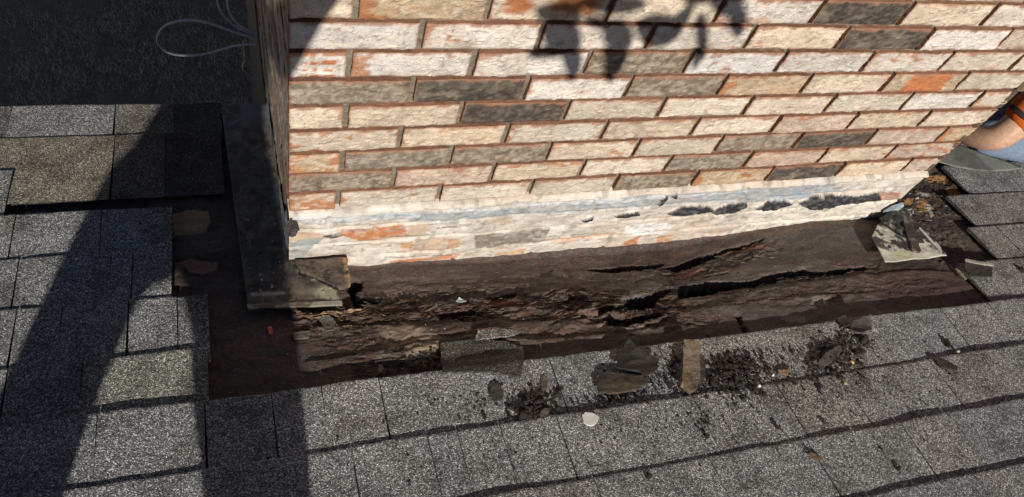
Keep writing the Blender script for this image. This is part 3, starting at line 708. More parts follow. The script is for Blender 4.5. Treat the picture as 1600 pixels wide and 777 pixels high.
# ==================================================================================
#                                 FLASHINGS AND SCRAPS
# ==================================================================================
def slab(name, poly, offf, thick, colf, mat, cell=.004, parent=None, smooth=False, warp=0, seed=1, frame='roof'):
    """a thin piece with the outline `poly` (u, v), lying at offf(u, v); torn edge if warp"""
    P = np.asarray(poly, float)
    if warp:
        Q = []
        for i in range(len(P)):
            a, b_ = P[i], P[(i + 1) % len(P)]; n = max(1, int(np.hypot(*(b_ - a)) / .006))
            for k in range(n): Q.append(a + (b_ - a) * k / n)
        Q = np.array(Q); r_ = np.random.RandomState(seed); Q = Q + (r_.rand(*Q.shape) - .5) * 2 * warp; P = Q
    lo, hi = P.min(0) - cell, P.max(0) + cell
    ua = np.arange(lo[0], hi[0] + cell, cell); va = np.arange(lo[1], hi[1] + cell, cell)
    Ug, Vg = np.meshgrid(ua, va, indexing='ij'); d = pdist(Ug, Vg, P)
    cd = (d[:-1, :-1] + d[1:, :-1] + d[1:, 1:] + d[:-1, 1:]) / 4; keepc = cd > 0
    Fq = gridfaces(len(ua), len(va), keepc)
    used = np.unique(Fq); idx = -np.ones(Ug.size, int); idx[used] = np.arange(len(used)); Fq = idx[Fq]
    pu, pv = Ug.ravel()[used].copy(), Vg.ravel()[used].copy()
    E = {}
    for f in Fq:
        for i in range(4):
            a, b_ = int(f[i]), int(f[(i + 1) % 4]); E[(a, b_)] = 1
    bd = [(a, b_) for (a, b_) in E if (b_, a) not in E]
    bv = np.unique([a for a, _ in bd] + [b_ for _, b_ in bd]).astype(int)
    A = P; B = np.roll(P, -1, 0)
    for i in bv:
        e = B - A; t = np.clip(((pu[i] - A[:, 0]) * e[:, 0] + (pv[i] - A[:, 1]) * e[:, 1]) / ((e ** 2).sum(1) + 1e-12), 0, 1)
        q = A + t[:, None] * e; dd = np.hypot(q[:, 0] - pu[i], q[:, 1] - pv[i]); j = dd.argmin()
        if dd[j] < cell * 1.3: pu[i], pv[i] = q[j]
    o = offf(pu, pv)
    if frame == 'roof': top = P3(pu, pv, o + thick); bot = P3(pu, pv, o)
    else: top = np.stack([pu, -(o + thick), pv], 1); bot = np.stack([pu, -o, pv], 1)
    n = len(pu)
    side = np.array([[a, a + n, b_ + n, b_] for a, b_ in bd])
    C = colf(pu, pv); C = np.broadcast_to(np.asarray(C, float), (n, 3))
    V = np.concatenate([top, bot]); Fa = np.concatenate([Fq, Fq[:, ::-1] + n, side]); Ca = np.concatenate([C, C * .85])
    loc = None if parent is not None else (float(V[:, 0].mean()), float(V[:, 1].mean()), float(V[:, 2].min()))
    return obj(name, V, Fa, mat, parent, Ca, smooth=smooth, loc=loc)
def ncol(col, amp=.25, f=60, seed=1, col2=None, lo=.5, hi=.62, f2=None):
    def fn(u, v):
        c_ = np.asarray(col) * (1 - amp + 2 * amp * fbm(u * f, v * (f2 or f), seed, 4))[:, None]
        if col2 is not None: c_ = mixc(c_, np.asarray(col2), sst(lo, hi, fbm(u * f * .7, v * (f2 or f) * .7, seed + 4, 4)))
        return c_
    return fn
def flat(o, a=.0, f=20, seed=1): return lambda u, v: o + (fbm(u * f, v * f, seed, 3) - .5) * a
def dk(o, a=.0, f=20, seed=1):
    def fn(u, v):
        i = np.clip(((u - DU0) / st).round().astype(int), 0, len(us) - 1); j = np.clip(((v - DV0) / st).round().astype(int), 0, len(vs) - 1)
        ins = (u > DU0) & (u < DU1) & (v > DV0) & (v < DV1)
        return np.where(ins, off[i, j], -.016) + o + (fbm(u * f, v * f, seed, 3) - .5) * a
    return fn

# ---- bent metal flashing round the near left corner
def lf_col(u, v):
    c_ = np.array([.085, .082, .074]) * (.6 + .6 * fbm(u * 40, v * 12, 1, 5))[:, None]
    c_ = mixc(c_, (.045, .032, .026), sst(.44, .58, fbm(u * 45, v * 16, 4, 5)) * .85)
    c_ = mixc(c_, (.15, .11, .08), sst(-.05, -.11, v) * sst(.4, .6, fbm(u * 30, v * 30, 11, 4)) * .8)
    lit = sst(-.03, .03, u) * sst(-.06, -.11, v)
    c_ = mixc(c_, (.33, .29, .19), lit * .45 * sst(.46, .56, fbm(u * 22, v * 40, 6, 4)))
    c_ = mixc(c_, (.10, .065, .05), sst(.012, .003, np.abs(v + .125 + (u) * .25 + (fbm(u * 20, v * 3, 8, 3) - .5) * .02)) * (u > -.095) * .8)
    c_ = mixc(c_, (.20, .15, .10), sst(.56, .66, fbm(u * 60, v * 35, 13, 5)) * .7)
    c_ = mixc(c_, (.028, .022, .02), sst(.57, .66, fbm(u * 38, v * 38, 14, 5)) * .8)
    c_ = mixc(c_, (.40, .38, .26), pmask(u, v, R((497, 452), (520, 450), (532, 470), (528, 478), (500, 470), (490, 460)), .005, .008, 15, 50) * .85)
    c_ = mixc(c_, (.50, .46, .40), pmask(u, v, R((466, 424), (472, 422), (498, 440), (490, 442)), .002, .003, 3, 90))
    c_ = mixc(c_, (.42, .40, .37), pmask(u, v, R((390, 461), (446, 458), (447, 463), (392, 466)), .002, .003, 4, 90) * .8)
    edge = sst(.010, .004, u - (-.105 - .033 * np.clip((v + .15) / .8, 0, 1)))
    c_ = mixc(c_, (.20, .20, .18), edge * .8)
    c_ = mixc(c_, (.20, .22, .23), sst(.50, .62, v) * .6 * sst(.45, .55, fbm(u * 12, v * 12, 9, 3) + .1))
    return c_
fl = thing('corner_flashing', (-.05, -.1, .0), 'stained L-shaped metal flashing wrapped round the near left corner of the chimney', 'flashing', 'metal flashings at the chimney foot')
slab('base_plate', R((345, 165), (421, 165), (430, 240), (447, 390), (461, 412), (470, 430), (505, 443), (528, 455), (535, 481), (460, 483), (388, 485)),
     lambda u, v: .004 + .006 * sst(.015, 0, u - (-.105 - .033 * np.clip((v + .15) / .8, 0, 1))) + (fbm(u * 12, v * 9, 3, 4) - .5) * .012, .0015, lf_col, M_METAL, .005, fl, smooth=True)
slab('hem', R((386, 480), (460, 478), (534, 475), (535, 481), (460, 484), (388, 487)), flat(.006, .003), .004, ncol((.30, .29, .22), .3, 50, 2, (.12, .08, .06)), M_METAL, .003, fl)
bl = slab('wood_block', R((460, 413), (500, 411), (541, 409), (545, 430), (548, 449), (530, 454), (505, 443), (470, 429)), flat(.002, .01, 25, 3), .012,
     lambda u, v: mixc(mixc(ncol((.135, .10, .075), .4, 60, 3)(u, v), (.50, .29, .12), sst(.105, .125, u + (fbm(u * 60, v * 60, 3, 3) - .5) * .03) * .9 * sst(.42, .5, fbm(u * 70, v * 50, 5, 3))),
                       (.06, .05, .045), sst(.55, .64, fbm(u * 70, v * 70, 8, 4))), M_WOOD, .003, smooth=False, warp=.0012, seed=3)
setp(bl, 'square brown wood scrap with an orange broken edge beside the corner flashing', 'wood scrap')
sl = slab('wood_splinter', R((462, 484), (505, 484), (548, 474), (585, 466), (560, 474), (530, 482), (500, 492), (466, 490)), dk(.006, .01, 30, 4), .004, ncol((.38, .25, .14), .4, 70, 4, (.14, .08, .05), .5, .6, 200), M_WOOD, .0025, warp=.0015, seed=4)
setp(sl, 'long pale splinter of wood lying just below the left corner flashing', 'splinter')

# ---- painted, tarred flashing at the right corner
def rf_col(u, v):
    c_ = np.array([.62, .60, .50]) * (.8 + .4 * fbm(u * 30, v * 30, 1, 4))[:, None]
    c_ = mixc(c_, (.50, .50, .30), pmask(u, v, R((1385, 395), (1425, 395), (1425, 408), (1390, 408)), .006, .008, 2) * .7)
    t = pmask(u, v, R((1355, 335), (1400, 338), (1450, 352), (1485, 402), (1462, 396), (1440, 392), (1418, 396), (1395, 394), (1370, 388), (1352, 375)), .004, .010, 4, 60)
    q = sst(.47, .52, fbm(u * 55, v * 45, 5, 5) + .10 * pmask(u, v, R((1395, 335), (1445, 345), (1455, 385), (1420, 395), (1402, 372)), .02, .01, 3) - .07 * pmask(u, v, R((1362, 362), (1400, 350), (1418, 380), (1385, 390)), .02, .01, 6))
    c_ = mixc(c_, (.045, .042, .038), t * q)
    return mixc(c_, (.20, .16, .12), sst(.58, .66, fbm(u * 90, v * 90, 9, 4)) * t * .6)
rf = thing('corner_flashing', tuple(P3(1.72, -.12, 0)), 'white painted metal flashing smeared with black tar at the far right chimney corner', 'flashing', 'metal flashings at the chimney foot')
slab('base_plate', R((1361, 372), (1372, 350), (1380, 344), (1402, 338), (1440, 352), (1462, 378), (1479, 401), (1440, 406), (1398, 411), (1382, 411), (1374, 394)),
     lambda u, v: -.004 + (fbm(u * 14, v * 14, 3, 4) - .5) * .016 + .008 * sst(.0, .1, -v - .05), .0018, rf_col, M_METAL, .0035, rf, smooth=True)
slab('fold', R((1403, 330), (1414, 326), (1422, 350), (1436, 397), (1424, 398), (1412, 362)), flat(.003, .006, 30, 3), .009, ncol((.065, .05, .04), .5, 50, 3, (.22, .18, .15)), M_METAL, .003, rf, smooth=False, warp=.001)
slab('tar_patch', R((1374, 342), (1400, 330), (1416, 345), (1420, 362), (1405, 372), (1392, 358), (1378, 352)), flat(.0, .022, 55, 6), .008, ncol((.035, .033, .03), .5, 80, 3, (.16, .15, .14), .58, .64), M_TAR, .003, rf, smooth=True, warp=.002)
slab('upstand', WP((1373, 336), (1377, 324), (1390, 315), (1407, 309), (1409, 316), (1400, 326), (1384, 342), (1374, 345)), lambda u, v: .012 + (v) * .05 + (fbm(u * 30, v * 30, 2, 3) - .5) * .004, .0015,
     ncol((.27, .33, .35), .2, 50, 5, (.55, .56, .55), .6, .7), M_METAL, .003, rf, smooth=True, frame='wall')
slab('tar_patch', WP((1388, 338), (1404, 322), (1418, 316), (1424, 305), (1434, 297), (1428, 312), (1420, 330), (1404, 345), (1390, 349)), lambda u, v: .008 + (fbm(u * 60, v * 60, 4, 4)) * .014, .004,
     ncol((.035, .032, .03), .4, 90, 5, (.5, .5, .5), .62, .66), M_TAR, .003, rf, smooth=True, frame='wall', warp=.002)
tr = slab('metal_edge', R((1433, 360), (1436, 359), (1470, 396), (1468, 398)), flat(.006), .003, ncol((.6, .58, .54), .3, 90, 2), M_METAL, .002, rf)

# tar squeezed out of the left corner
slab('tar_patch', WP((448, 338), (456, 333), (465, 343), (467, 353), (458, 363), (449, 362)), lambda u, v: .002 + fbm(u * 70, v * 70, 5, 4) * .018, .003, ncol((.06, .052, .048), .5, 90, 2), M_TAR, .003, chim, smooth=True, frame='wall', warp=.0015)

# ---- sheet metal lying right of the chimney
ms = slab('sheet_metal', R((1495, 231), (1545, 249), (1598, 268), (1575, 271), (1543, 273), (1515, 271), (1492, 267), (1476, 262), (1458, 257), (1440, 250), (1452, 238), (1470, 228)),
     lambda u, v: .012 + (fbm(u * 5, v * 5, 3, 3) - .5) * .012, .0015, ncol((.235, .24, .20), .15, 14, 3, (.16, .155, .13), .5, .65), M_METAL, .008, smooth=True)
setp(ms, 'bare grey green sheet of metal lying beside the kneeling person', 'metal sheet')

# ---- torn scraps
def scrap(name, px, o, th, col, label, cat, mat=M_SCRAP, col2=None, seed=1, cell=.003, curl=0, group='torn shingle scraps on the roof', warp=.0015, f=70, f2=None, base=None, amp=.3):
    P = np.array(R(*px)); cu, cv = P.mean(0); ru = (P[:, 0].max() - P[:, 0].min()) / 2 + 1e-6; rv = (P[:, 1].max() - P[:, 1].min()) / 2 + 1e-6
    if mat is M_SCRAP: col = tuple(.62 * x for x in col); col2 = tuple(.62 * x for x in col2) if col2 is not None else None
    def bo(u, v):
        if base == 'edge':
            t = sst(-.40, -.335, v + .01 * u); return .013 * (1 - t) + (float(P_off(cu, -.33)) + .008) * t
        return (P_off(cu, cv) + o)
    ob_ = slab(name, P, lambda u, v: bo(u, v) + curl * (((u - cu) / ru) ** 2 * .5 + ((v - cv) / rv) ** 2) + (fbm(u * 22, v * 22, seed, 3) - .5) * .006, th,
               ncol(col, amp, f, seed, col2, f2=f2), mat, cell, None, False, warp, seed)
    return setp(ob_, label, cat, group)
def P_off(u, v):
    if DU0 < u < DU1 and v > -.392 - .01 * u and not (u > 1.8 or u < -.25): return float(dk(0)(np.array([u]), np.array([v]))[0])
    return .0065
scrap('shingle_scrap', [(688, 536), (715, 532), (745, 529), (790, 532), (816, 541), (819, 556), (811, 598), (790, 595), (760, 590), (722, 589), (690, 591)], .012, .004, (1.15, 1.02, .9),
      'large dark square scrap of roofing felt hanging over the torn shingle edge', 'shingle scrap', M_DGRAN, col2=(.75, .68, .6), seed=2, curl=.004, f=14, f2=120, cell=.0035, warp=.001, amp=.3, base='edge')
scrap('shingle_scrap', [(746, 519), (792, 516), (812, 522), (790, 528), (742, 533)], .012, .004, (.9, .87, .82), 'thin grey strip of shingle just above the large dark square scrap', 'shingle scrap', M_GRAN, seed=3, base=None)
scrap('shingle_scrap', [(976, 543), (993, 556), (1025, 572), (1020, 590), (1004, 600), (997, 592), (958, 586), (962, 570)], .012, .005, (.10, .085, .07), 'dark triangular shingle scrap pointing up beside the torn felt', 'shingle scrap', col2=(.05, .043, .038), seed=4, curl=.006, f=20, f2=120)
scrap('shingle_scrap', [(938, 593), (965, 593), (1001, 597), (1012, 606), (990, 617), (960, 624), (933, 622), (929, 612)], .010, .006, (.16, .12, .08), 'brown layered shingle scrap lying under the dark triangular one', 'shingle scrap', col2=(.09, .07, .055), seed=5, f=12, f2=150)
scrap('wood_splinter', [(1061, 545), (1086, 546), (1087, 560), (1088, 600), (1083, 620), (1072, 626), (1059, 614), (1062, 580)], .010, .012, (.23, .17, .12), 'upright brown strip of rotten wood standing tall on the shingles', 'wood scrap', M_WOOD, (.10, .075, .06), 6, curl=.004, f=60, f2=14, group='wood scraps')
scrap('shingle_scrap', [(1087, 556), (1096, 564), (1099, 580), (1096, 600), (1088, 612), (1086, 585)], .006, .005, (.13, .11, .09), 'narrow curved scrap tight against the right edge of the upright wood strip', 'shingle scrap', seed=7)
scrap('shingle_scrap', [(1270, 578), (1283, 562), (1305, 548), (1310, 556), (1296, 572), (1284, 580), (1276, 586)], .010, .005, (.19, .165, .14), 'pale slanting shard leaning in the right hand heap of crumbs', 'shingle scrap', col2=(.10, .085, .07), seed=8)
scrap('shingle_scrap', [(1326, 512), (1352, 506), (1356, 524), (1334, 532), (1322, 526)], .012, .006, (.11, .09, .08), 'ragged dark flap curling at the torn felt edge above the right heap', 'shingle scrap', col2=(.2, .17, .15), seed=9, curl=.01, base='edge')
scrap('shingle_scrap', [(1302, 505), (1316, 500), (1322, 516), (1310, 522)], .010, .006, (.09, .075, .07), 'small dark flake on the felt edge left of the ragged flap', 'shingle scrap', seed=10, curl=.006, base='edge')
scrap('shingle_scrap', [(1457, 568), (1472, 570), (1492, 578), (1490, 584), (1464, 580)], .004, .004, (.085, .075, .068), 'long thin dark sliver lying across a shingle joint at right', 'shingle scrap', seed=11)
scrap('shingle_scrap', [(1503, 414), (1520, 417), (1546, 423), (1544, 441), (1514, 438), (1502, 428)], .006, .0045, (.10, .09, .08), 'thin brown tile scrap with a pale upper edge beside the right shingles', 'shingle scrap', seed=12, curl=.003)
scrap('wood_splinter', [(1502, 413), (1546, 421), (1546, 424), (1502, 417)], .012, .004, (.42, .37, .30), 'pale thin sliver along the top of the brown tile scrap', 'splinter', M_WOOD, None, 13, group='wood scraps', cell=.002, warp=.0005)
scrap('wood_splinter', [(1493, 418), (1497, 418), (1512, 434), (1508, 436)], .010, .004, (.34, .27, .19), 'short tan sliver at the corner of the right hand shingles', 'splinter', M_WOOD, None, 14, group='wood scraps', cell=.002, warp=.0005)
scrap('shingle_scrap', [(765, 611), (773, 606), (783, 612), (784, 630), (770, 634), (764, 624)], .006, .004, (.10, .09, .08), 'small grey chip below the large dark square scrap', 'shingle scrap', seed=15)
scrap('leaf', [(844, 648 - 54), (848, 590), (854, 596), (853, 612), (847, 618), (843, 606)], .004, .001, (.22, .17, .12), 'dry brown leaf left of the brown layered scrap', 'leaf', seed=16, cell=.002, group='dry leaves')
scrap('leaf', [(592, 569), (597, 566), (599, 576), (596, 585), (591, 578)], .006, .001, (.27, .2, .15), 'small pale brown leaf on the torn edge above the shingles', 'leaf', seed=17, base='edge', cell=.002, group='dry leaves')
scrap('leaf', [(1262, 712), (1270, 714), (1288, 727), (1270, 722), (1260, 722)], .004, .0015, (.36, .24, .14), 'curled tan leaf low down among the right hand shingles', 'leaf', seed=18, cell=.002, group='dry leaves')
scrap('leaf', [(1213, 583), (1222, 582), (1231, 585), (1228, 591), (1216, 589)], .004, .0015, (.50, .33, .19), 'small orange tan leaf between the two heaps of crumbs', 'leaf', seed=19, cell=.002, group='dry leaves')
scrap('paint_flake', [(907, 656), (913, 651), (925, 652), (933, 658), (930, 668), (920, 672), (909, 666)], .004, .004, (.70, .68, .60), 'round white flake of paint lying alone on the shingles', 'paint flake', M_PLAIN, None, 20, group='flakes', amp=.1)
scrap('paint_flake', [(714, 459), (719, 453), (724, 456), (733, 459), (722, 462)], .006, .002, (.42, .44, .46), 'crumpled silvery white flake among the rotten wood', 'paint flake', M_METAL, (.2, .2, .2), 21, curl=.006, group='flakes', cell=.002)
scrap('paint_flake', [(418, 508), (424, 506), (427, 512), (425, 519), (420, 517)], .006, .003, (.75, .17, .07), 'bright red chip in the shadow below the corner flashing', 'brick chip', M_PLAIN, None, 22, group='flakes', cell=.002)
scrap('paint_flake', [(434, 616), (439, 613), (442, 620), (438, 625)], .006, .002, (.55, .55, .52), 'tiny pale flake in shadow at the edge of the torn felt', 'paint flake', M_PLAIN, None, 23, group='flakes', cell=.002)
scrap('shingle_scrap', [(497, 490), (515, 487), (525, 498), (520, 512), (508, 512)], .006, .003, (.24, .21, .18), 'small grey flap on the deck below the pale splinter', 'shingle scrap', seed=24, curl=.004)
scrap('shingle_scrap', [(455, 514), (485, 511), (484, 523), (460, 526)], .006, .003, (.25, .21, .17), 'flat tan piece on the deck at the edge of the leg shadow', 'shingle scrap', seed=25)

# ---- lumps and crumbs
def ico(sub=1):
    import bmesh
    bm = bmesh.new(); bmesh.ops.create_icosphere(bm, subdivisions=sub, radius=1)
    V = np.array([v.co[:] for v in bm.verts]); Fq = np.array([[v.index for v in f.verts] for f in bm.faces]); bm.free(); return V, Fq
I1, I2 = ico(1), ico(3)
def lump(cpos, size, seed, sub=I1, flatn=.55, rough_=.45):
    r_ = np.random.RandomState(seed); V = sub[0].copy()
    d = 1 + rough_ * (fbm(V[:, 0] * 1.7 + seed, V[:, 1] * 1.7 + V[:, 2] * 2.3, seed, 3) - .5) * 2
    V = V * d[:, None] * np.array([1, r_.uniform(.5, 1), flatn * r_.uniform(.6, 1.2)]) * size
    a = r_.uniform(0, 2 * PI); Rz = np.array([[math.cos(a), -math.sin(a), 0], [math.sin(a), math.cos(a), 0], [0, 0, 1]])
    V = V @ Rz.T
    # lie on the slope
    return V[:, :1] * np.array([1, 0, 0]) + V[:, 1:2] * np.array([0, CT, -ST]) + V[:, 2:3] * NRM + cpos
TRI = I1[1]
cr, r_ = [], np.random.RandomState(5)
def crumbs(x0, y0, rx, ry, n, smin, smax, col, h=.0, rot=0):
    for i in range(n):
        a = r_.normal(size=2) * .5; x, y_ = x0 + a[0] * rx, y0 + a[1] * ry + rot * a[0] * rx
        u, v = on_roof(x, y_); s = smin + (smax - smin) * r_.rand() ** 2.2
        o = P_off(u, v)
        k = r_.uniform(.6, 1.4)
        cr.append((lump(P3(u, v, o + s * .35 + h * r_.rand() * math.exp(-(a ** 2).sum() * 2)), s, r_.randint(9999)), TRI, np.array(col) * k))
DK_ = (.040, .032, .027); BRN = (.085, .06, .045); PAL = (.45, .42, .38)
crumbs(1145, 590, 62, 36, 420, .0018, .008, DK_, .012, -.1)
crumbs(1145, 590, 75, 45, 120, .0015, .005, BRN, .0, -.1)
crumbs(1305, 560, 48, 48, 300, .0018, .008, DK_, .012, -.2)
crumbs(1325, 535, 40, 30, 120, .0015, .006, BRN, .008, 0)
crumbs(835, 640, 36, 26, 240, .0018, .007, DK_, .012, 0)
crumbs(960, 632, 60, 12, 150, .0015, .006, DK_, .004, -.1)
crumbs(1100, 650, 20, 45, 60, .0015, .004, DK_, .0, 0)
crumbs(1025, 600, 60, 40, 120, .0012, .004, DK_, 0, 0)
crumbs(660, 560, 60, 22, 160, .0015, .006, DK_, .006, -.15)
crumbs(520, 500, 60, 30, 130, .0012, .004, BRN, .004, 0)
crumbs(720, 475, 60, 14, 200, .0015, .007, (.10, .055, .04), .008, 0)
crumbs(620, 450, 70, 10, 160, .0012, .005, (.07, .045, .035), .006, 0)
crumbs(1000, 480, 60, 20, 160, .0012, .006, (.10, .06, .045), .004, 0)
crumbs(1440, 340, 50, 40, 80, .0012, .005, DK_, .0, 0)
crumbs(870, 470, 330, 40, 260, .001, .0032, BRN, 0, -.05)
crumbs(900, 470, 380, 50, 90, .0008, .0022, PAL, 0, -.08)
crumbs(1150, 620, 420, 90, 260, .0009, .003, DK_, 0, -.15)
crumbs(600, 540, 150, 50, 60, .0008, .002, PAL, 0, -.1)
crumbs(1140, 600, 120, 50, 30, .001, .003, PAL, 0, 0)
crumbs(1500, 640, 160, 90, 60, .0009, .003, DK_, 0, 0)
def splinters(x0, y0, rx, ry, n, lmin, lmax, cols, lift=.004):
    for i in range(n):
        a = r_.normal(size=2) * .5; x, y_ = x0 + a[0] * rx, y0 + a[1] * ry - .09 * a[0] * rx
        u, v = on_roof(x, y_); L_ = r_.uniform(lmin, lmax); w_ = L_ * r_.uniform(.05, .16)
        o = P_off(u, v) + r_.uniform(0, lift); k = np.array(cols[r_.randint(len(cols))]) * r_.uniform(.6, 1.3)
        an = r_.normal() * .30; du, dv = math.cos(an), math.sin(an); ti = r_.uniform(-.25, .25)
        V = I1[0] * np.array([L_ / 2, w_ / 2, w_ * .3]) * (1 + .35 * r_.randn(len(I1[0]), 1))
        uu_ = u + V[:, 0] * du - V[:, 1] * dv; vv_ = v + V[:, 0] * dv + V[:, 1] * du
        cr.append((P3(uu_, vv_, o + V[:, 2] + V[:, 0] * ti + w_ * .3), TRI, k))
WD = [(.10, .065, .05), (.06, .042, .035), (.15, .09, .065), (.19, .14, .10)]
splinters(720, 472, 150, 16, 260, .008, .035, WD)
splinters(560, 480, 90, 18, 130, .008, .035, WD + [(.34, .23, .13)])
splinters(960, 462, 90, 26, 260, .008, .035, WD)
splinters(1020, 485, 70, 14, 120, .006, .03, WD)
splinters(1130, 385, 90, 14, 90, .006, .03, WD)
splinters(1230, 425, 130, 10, 110, .006, .03, WD)
splinters(640, 560, 80, 16, 90, .006, .025, WD + [(.3, .22, .15)])
splinters(900, 450, 330, 60, 160, .004, .018, WD + [(.3, .26, .22)], .002)
splinters(1440, 335, 45, 45, 70, .004, .02, [(.05, .045, .04), (.36, .2, .09), (.4, .38, .35)])
splinters(1150, 600, 180, 40, 60, .005, .018, WD, .001)
crumbs(1000, 640, 420, 70, 420, .0010, .0036, DK_, 0, -.13)
crumbs(1350, 620, 220, 90, 200, .0010, .0036, DK_, 0, -.13)
crumbs(1250, 560, 110, 40, 160, .0012, .005, DK_, 0, -.1)
crumbs(760, 620, 120, 40, 120, .0010, .004, DK_, 0, -.1)
crumbs(1050, 575, 80, 30, 120, .0012, .006, DK_, 0, -.1)
for i in range(150):        # grit lying on the bent flashing
    x, y_ = r_.uniform(365, 520), r_.uniform(300, 478); u, v = on_roof(x, y_)
    if u < -.10 or (v > -.02 and u > -.01): continue
    s_ = r_.uniform(.0008, .004)
    cr.append((lump(P3(u, v, .009 + s_ * .3), s_, r_.randint(9999)), TRI, np.array([DK_, BRN, PAL][r_.randint(3)])))
V_, F_, C_ = joinm(cr)
cb = obj('debris_crumbs', V_, F_, M_SCRAP, None, C_)
setp(cb, kind='stuff', label='loose black crumbs of rotten wood and tar strewn over the shingles')
LUMPS = [(820, 655, .013, DK_, 'black flaky lump of tar resting on the shingle butt line at centre'), (848, 650, .012, BRN, 'brown black lump just right of the tar lump at centre'),
         (870, 622, .008, DK_, 'small dark clod up and right of the centre lumps'), (756, 655, .006, DK_, 'small black clod alone left of the centre lumps'),
         (783, 604, .005, DK_, 'tiny black clod against the lower right of the square scrap'),
         (1113, 600, .011, DK_, 'dark clod at the left end of the long crumb heap'), (1152, 605, .013, DK_, 'biggest black clod in the middle of the long crumb heap'),
         (1170, 580, .008, BRN, 'brown clod at the upper right of the long crumb heap'), (1044, 605, .008, DK_, 'dark clod just left of the upright wood strip'),
         (1190, 620, .007, DK_, 'small clod below the right end of the long crumb heap'), (1102, 685, .007, DK_, 'isolated dark clod low under the upright wood strip'),
         (1213, 671, .006, DK_, 'small round clod in the middle of a right hand shingle'), (1288, 665, .006, BRN, 'small brown clod under the right heap, on the next row'),
         (1310, 566, .013, BRN, 'brown clod at the core of the right hand heap'), (1348, 540, .012, DK_, 'black rounded lump at the right side of the right hand heap'),
         (1299, 585, .008, DK_, 'dark clod at the foot of the right hand heap'), (1236, 553, .006, DK_, 'small dark clod between the two heaps on the upper row'),
         (1477, 540, .012, DK_, 'dark pointed lump alone on the upper right shingles'), (1012, 748, .006, DK_, 'small clod on the lowest butt line in the middle'),
         (1402, 735, .006, DK_, 'thin dark chip low at the right among plain shingles'), (1478, 372, .005, DK_, 'tiny clod on the shingle right of the tarred flashing'),
         (1594, 425, .009, DK_, 'dark clod at the right picture edge beside the tile scrap')]
for i, (x, y_, s, col, lb) in enumerate(LUMPS):
    u, v = on_roof(x, y_); p = P3(u, v, P_off(u, v) + s * .35)
    V_ = lump(p, s, 100 + i * 7, I2, .7, .75)
    o = obj('dirt_clod', V_, I2[1], M_SCRAP, None, np.array(col) * np.ones((len(V_), 3)), loc=tuple(P3(u, v, P_off(u, v))))
    setp(o, lb, 'dirt clod', 'clods of rotten debris')
for i, (x, y_, s, col, lb) in enumerate([(1329, 570, .006, (.62, .42, .14), 'yellow pebble at the bottom of the right hand heap'), (1332, 545, .005, (.75, .74, .72), 'white pebble on top of the right hand heap'),
        (1184, 607, .0045, (.75, .74, .72), 'white pebble at the right end of the long crumb heap'), (1317, 571, .005, (.5, .3, .14), 'orange pebble touching the yellow one in the right hand heap'),
        (1494, 553, .0045, (.5, .42, .28), 'tan pebble below the dark pointed lump'), (1206, 590, .0035, (.75, .73, .7), 'tiny white pebble left of the orange tan leaf'),
        (1318, 603, .004, (.5, .36, .2), 'tan pebble one row below the right hand heap')]):
    u, v = on_roof(x, y_); p = P3(u, v, P_off(u, v) + s * .5)
    V_ = lump(p, s, 300 + i, I2, .8, .3)
    setp(obj('pebble', V_, I2[1], M_PLAIN, None, np.array(col) * np.ones((len(V_), 3)), loc=tuple(P3(u, v, P_off(u, v))), smooth=True), lb, 'pebble', 'pebbles in the debris')

# ==================================================================================
#                                    CABLES
# ==================================================================================
def plain(name, col, rough=.6):
    m, nt, b = newmat(name); co = coords(nt)
    n1 = N(nt, 'ShaderNodeTexNoise'); n1.inputs['Scale'].default_value = 90; n1.inputs['Detail'].default_value = 4; nt.links.new(co, n1.inputs['Vector'])
    v = ramp(nt, n1.outputs[0], [(.3, tuple(.8 * x for x in col)), (.7, tuple(1.1 * x for x in col))]); nt.links.new(v, b.inputs['Base Color'])
    b.inputs['Roughness'].default_value = rough; bump(nt, b, n1.outputs[0], .3, .001); return m
M_CABLE = plain('grey_cable_sheath', (.50, .51, .52), .5)
def tube(pts, r, nseg=8, sub=8):
    P = np.array(pts, float); n = len(P); out = []
    for i in range(n - 1):
        p0, p1, p2, p3 = P[max(i - 1, 0)], P[i], P[i + 1], P[min(i + 2, n - 1)]
        for k in range(sub):
            t = k / sub; out.append(.5 * ((2 * p1) + (p2 - p0) * t + (2 * p0 - 5 * p1 + 4 * p2 - p3) * t * t + (3 * p1 - p0 - 3 * p2 + p3) * t ** 3))
    out.append(P[-1]); Q = np.array(out); T = np.gradient(Q, axis=0); T /= np.linalg.norm(T, axis=1)[:, None]
    up = np.array([.3, .2, .93]); A = np.cross(T, up); A /= np.linalg.norm(A, axis=1)[:, None]; B = np.cross(T, A)
    th = np.linspace(0, 2 * PI, nseg, endpoint=False)
    V = (Q[:, None] + r * (np.cos(th)[None, :, None] * A[:, None] + np.sin(th)[None, :, None] * B[:, None]))
    m = len(Q); Fq = np.array([[i * nseg + j, i * nseg + (j + 1) % nseg, (i + 1) * nseg + (j + 1) % nseg, (i + 1) * nseg + j] for i in range(m - 1) for j in range(nseg)])
    return V.reshape(-1, 3), Fq
ca = thing('cable', tuple(on_y(388, 60, 1.05)), 'thin grey cable coiled in loose loops beside the far left edge of the chimney', 'cable')
def cy(pts, Y0): return [on_y(x, y_, Y0 + .0006 * (395 - x)) for x, y_ in pts]
for pts, Y0 in (([(410, 66), (392, 58), (365, 50), (325, 36), (292, 32), (263, 38), (248, 52), (247, 68), (262, 82), (290, 87), (325, 84), (355, 75), (380, 70), (400, 70)], 1.02),
                ([(340, -20), (340, 2), (348, 22), (364, 38), (385, 50), (405, 58)], 1.04), ([(356, -20), (356, 8), (364, 28), (378, 42), (405, 54)], 1.0)):
    V_, F_ = tube(cy(pts, Y0), .0041); obj('loop', V_, F_, M_CABLE, ca, smooth=True)
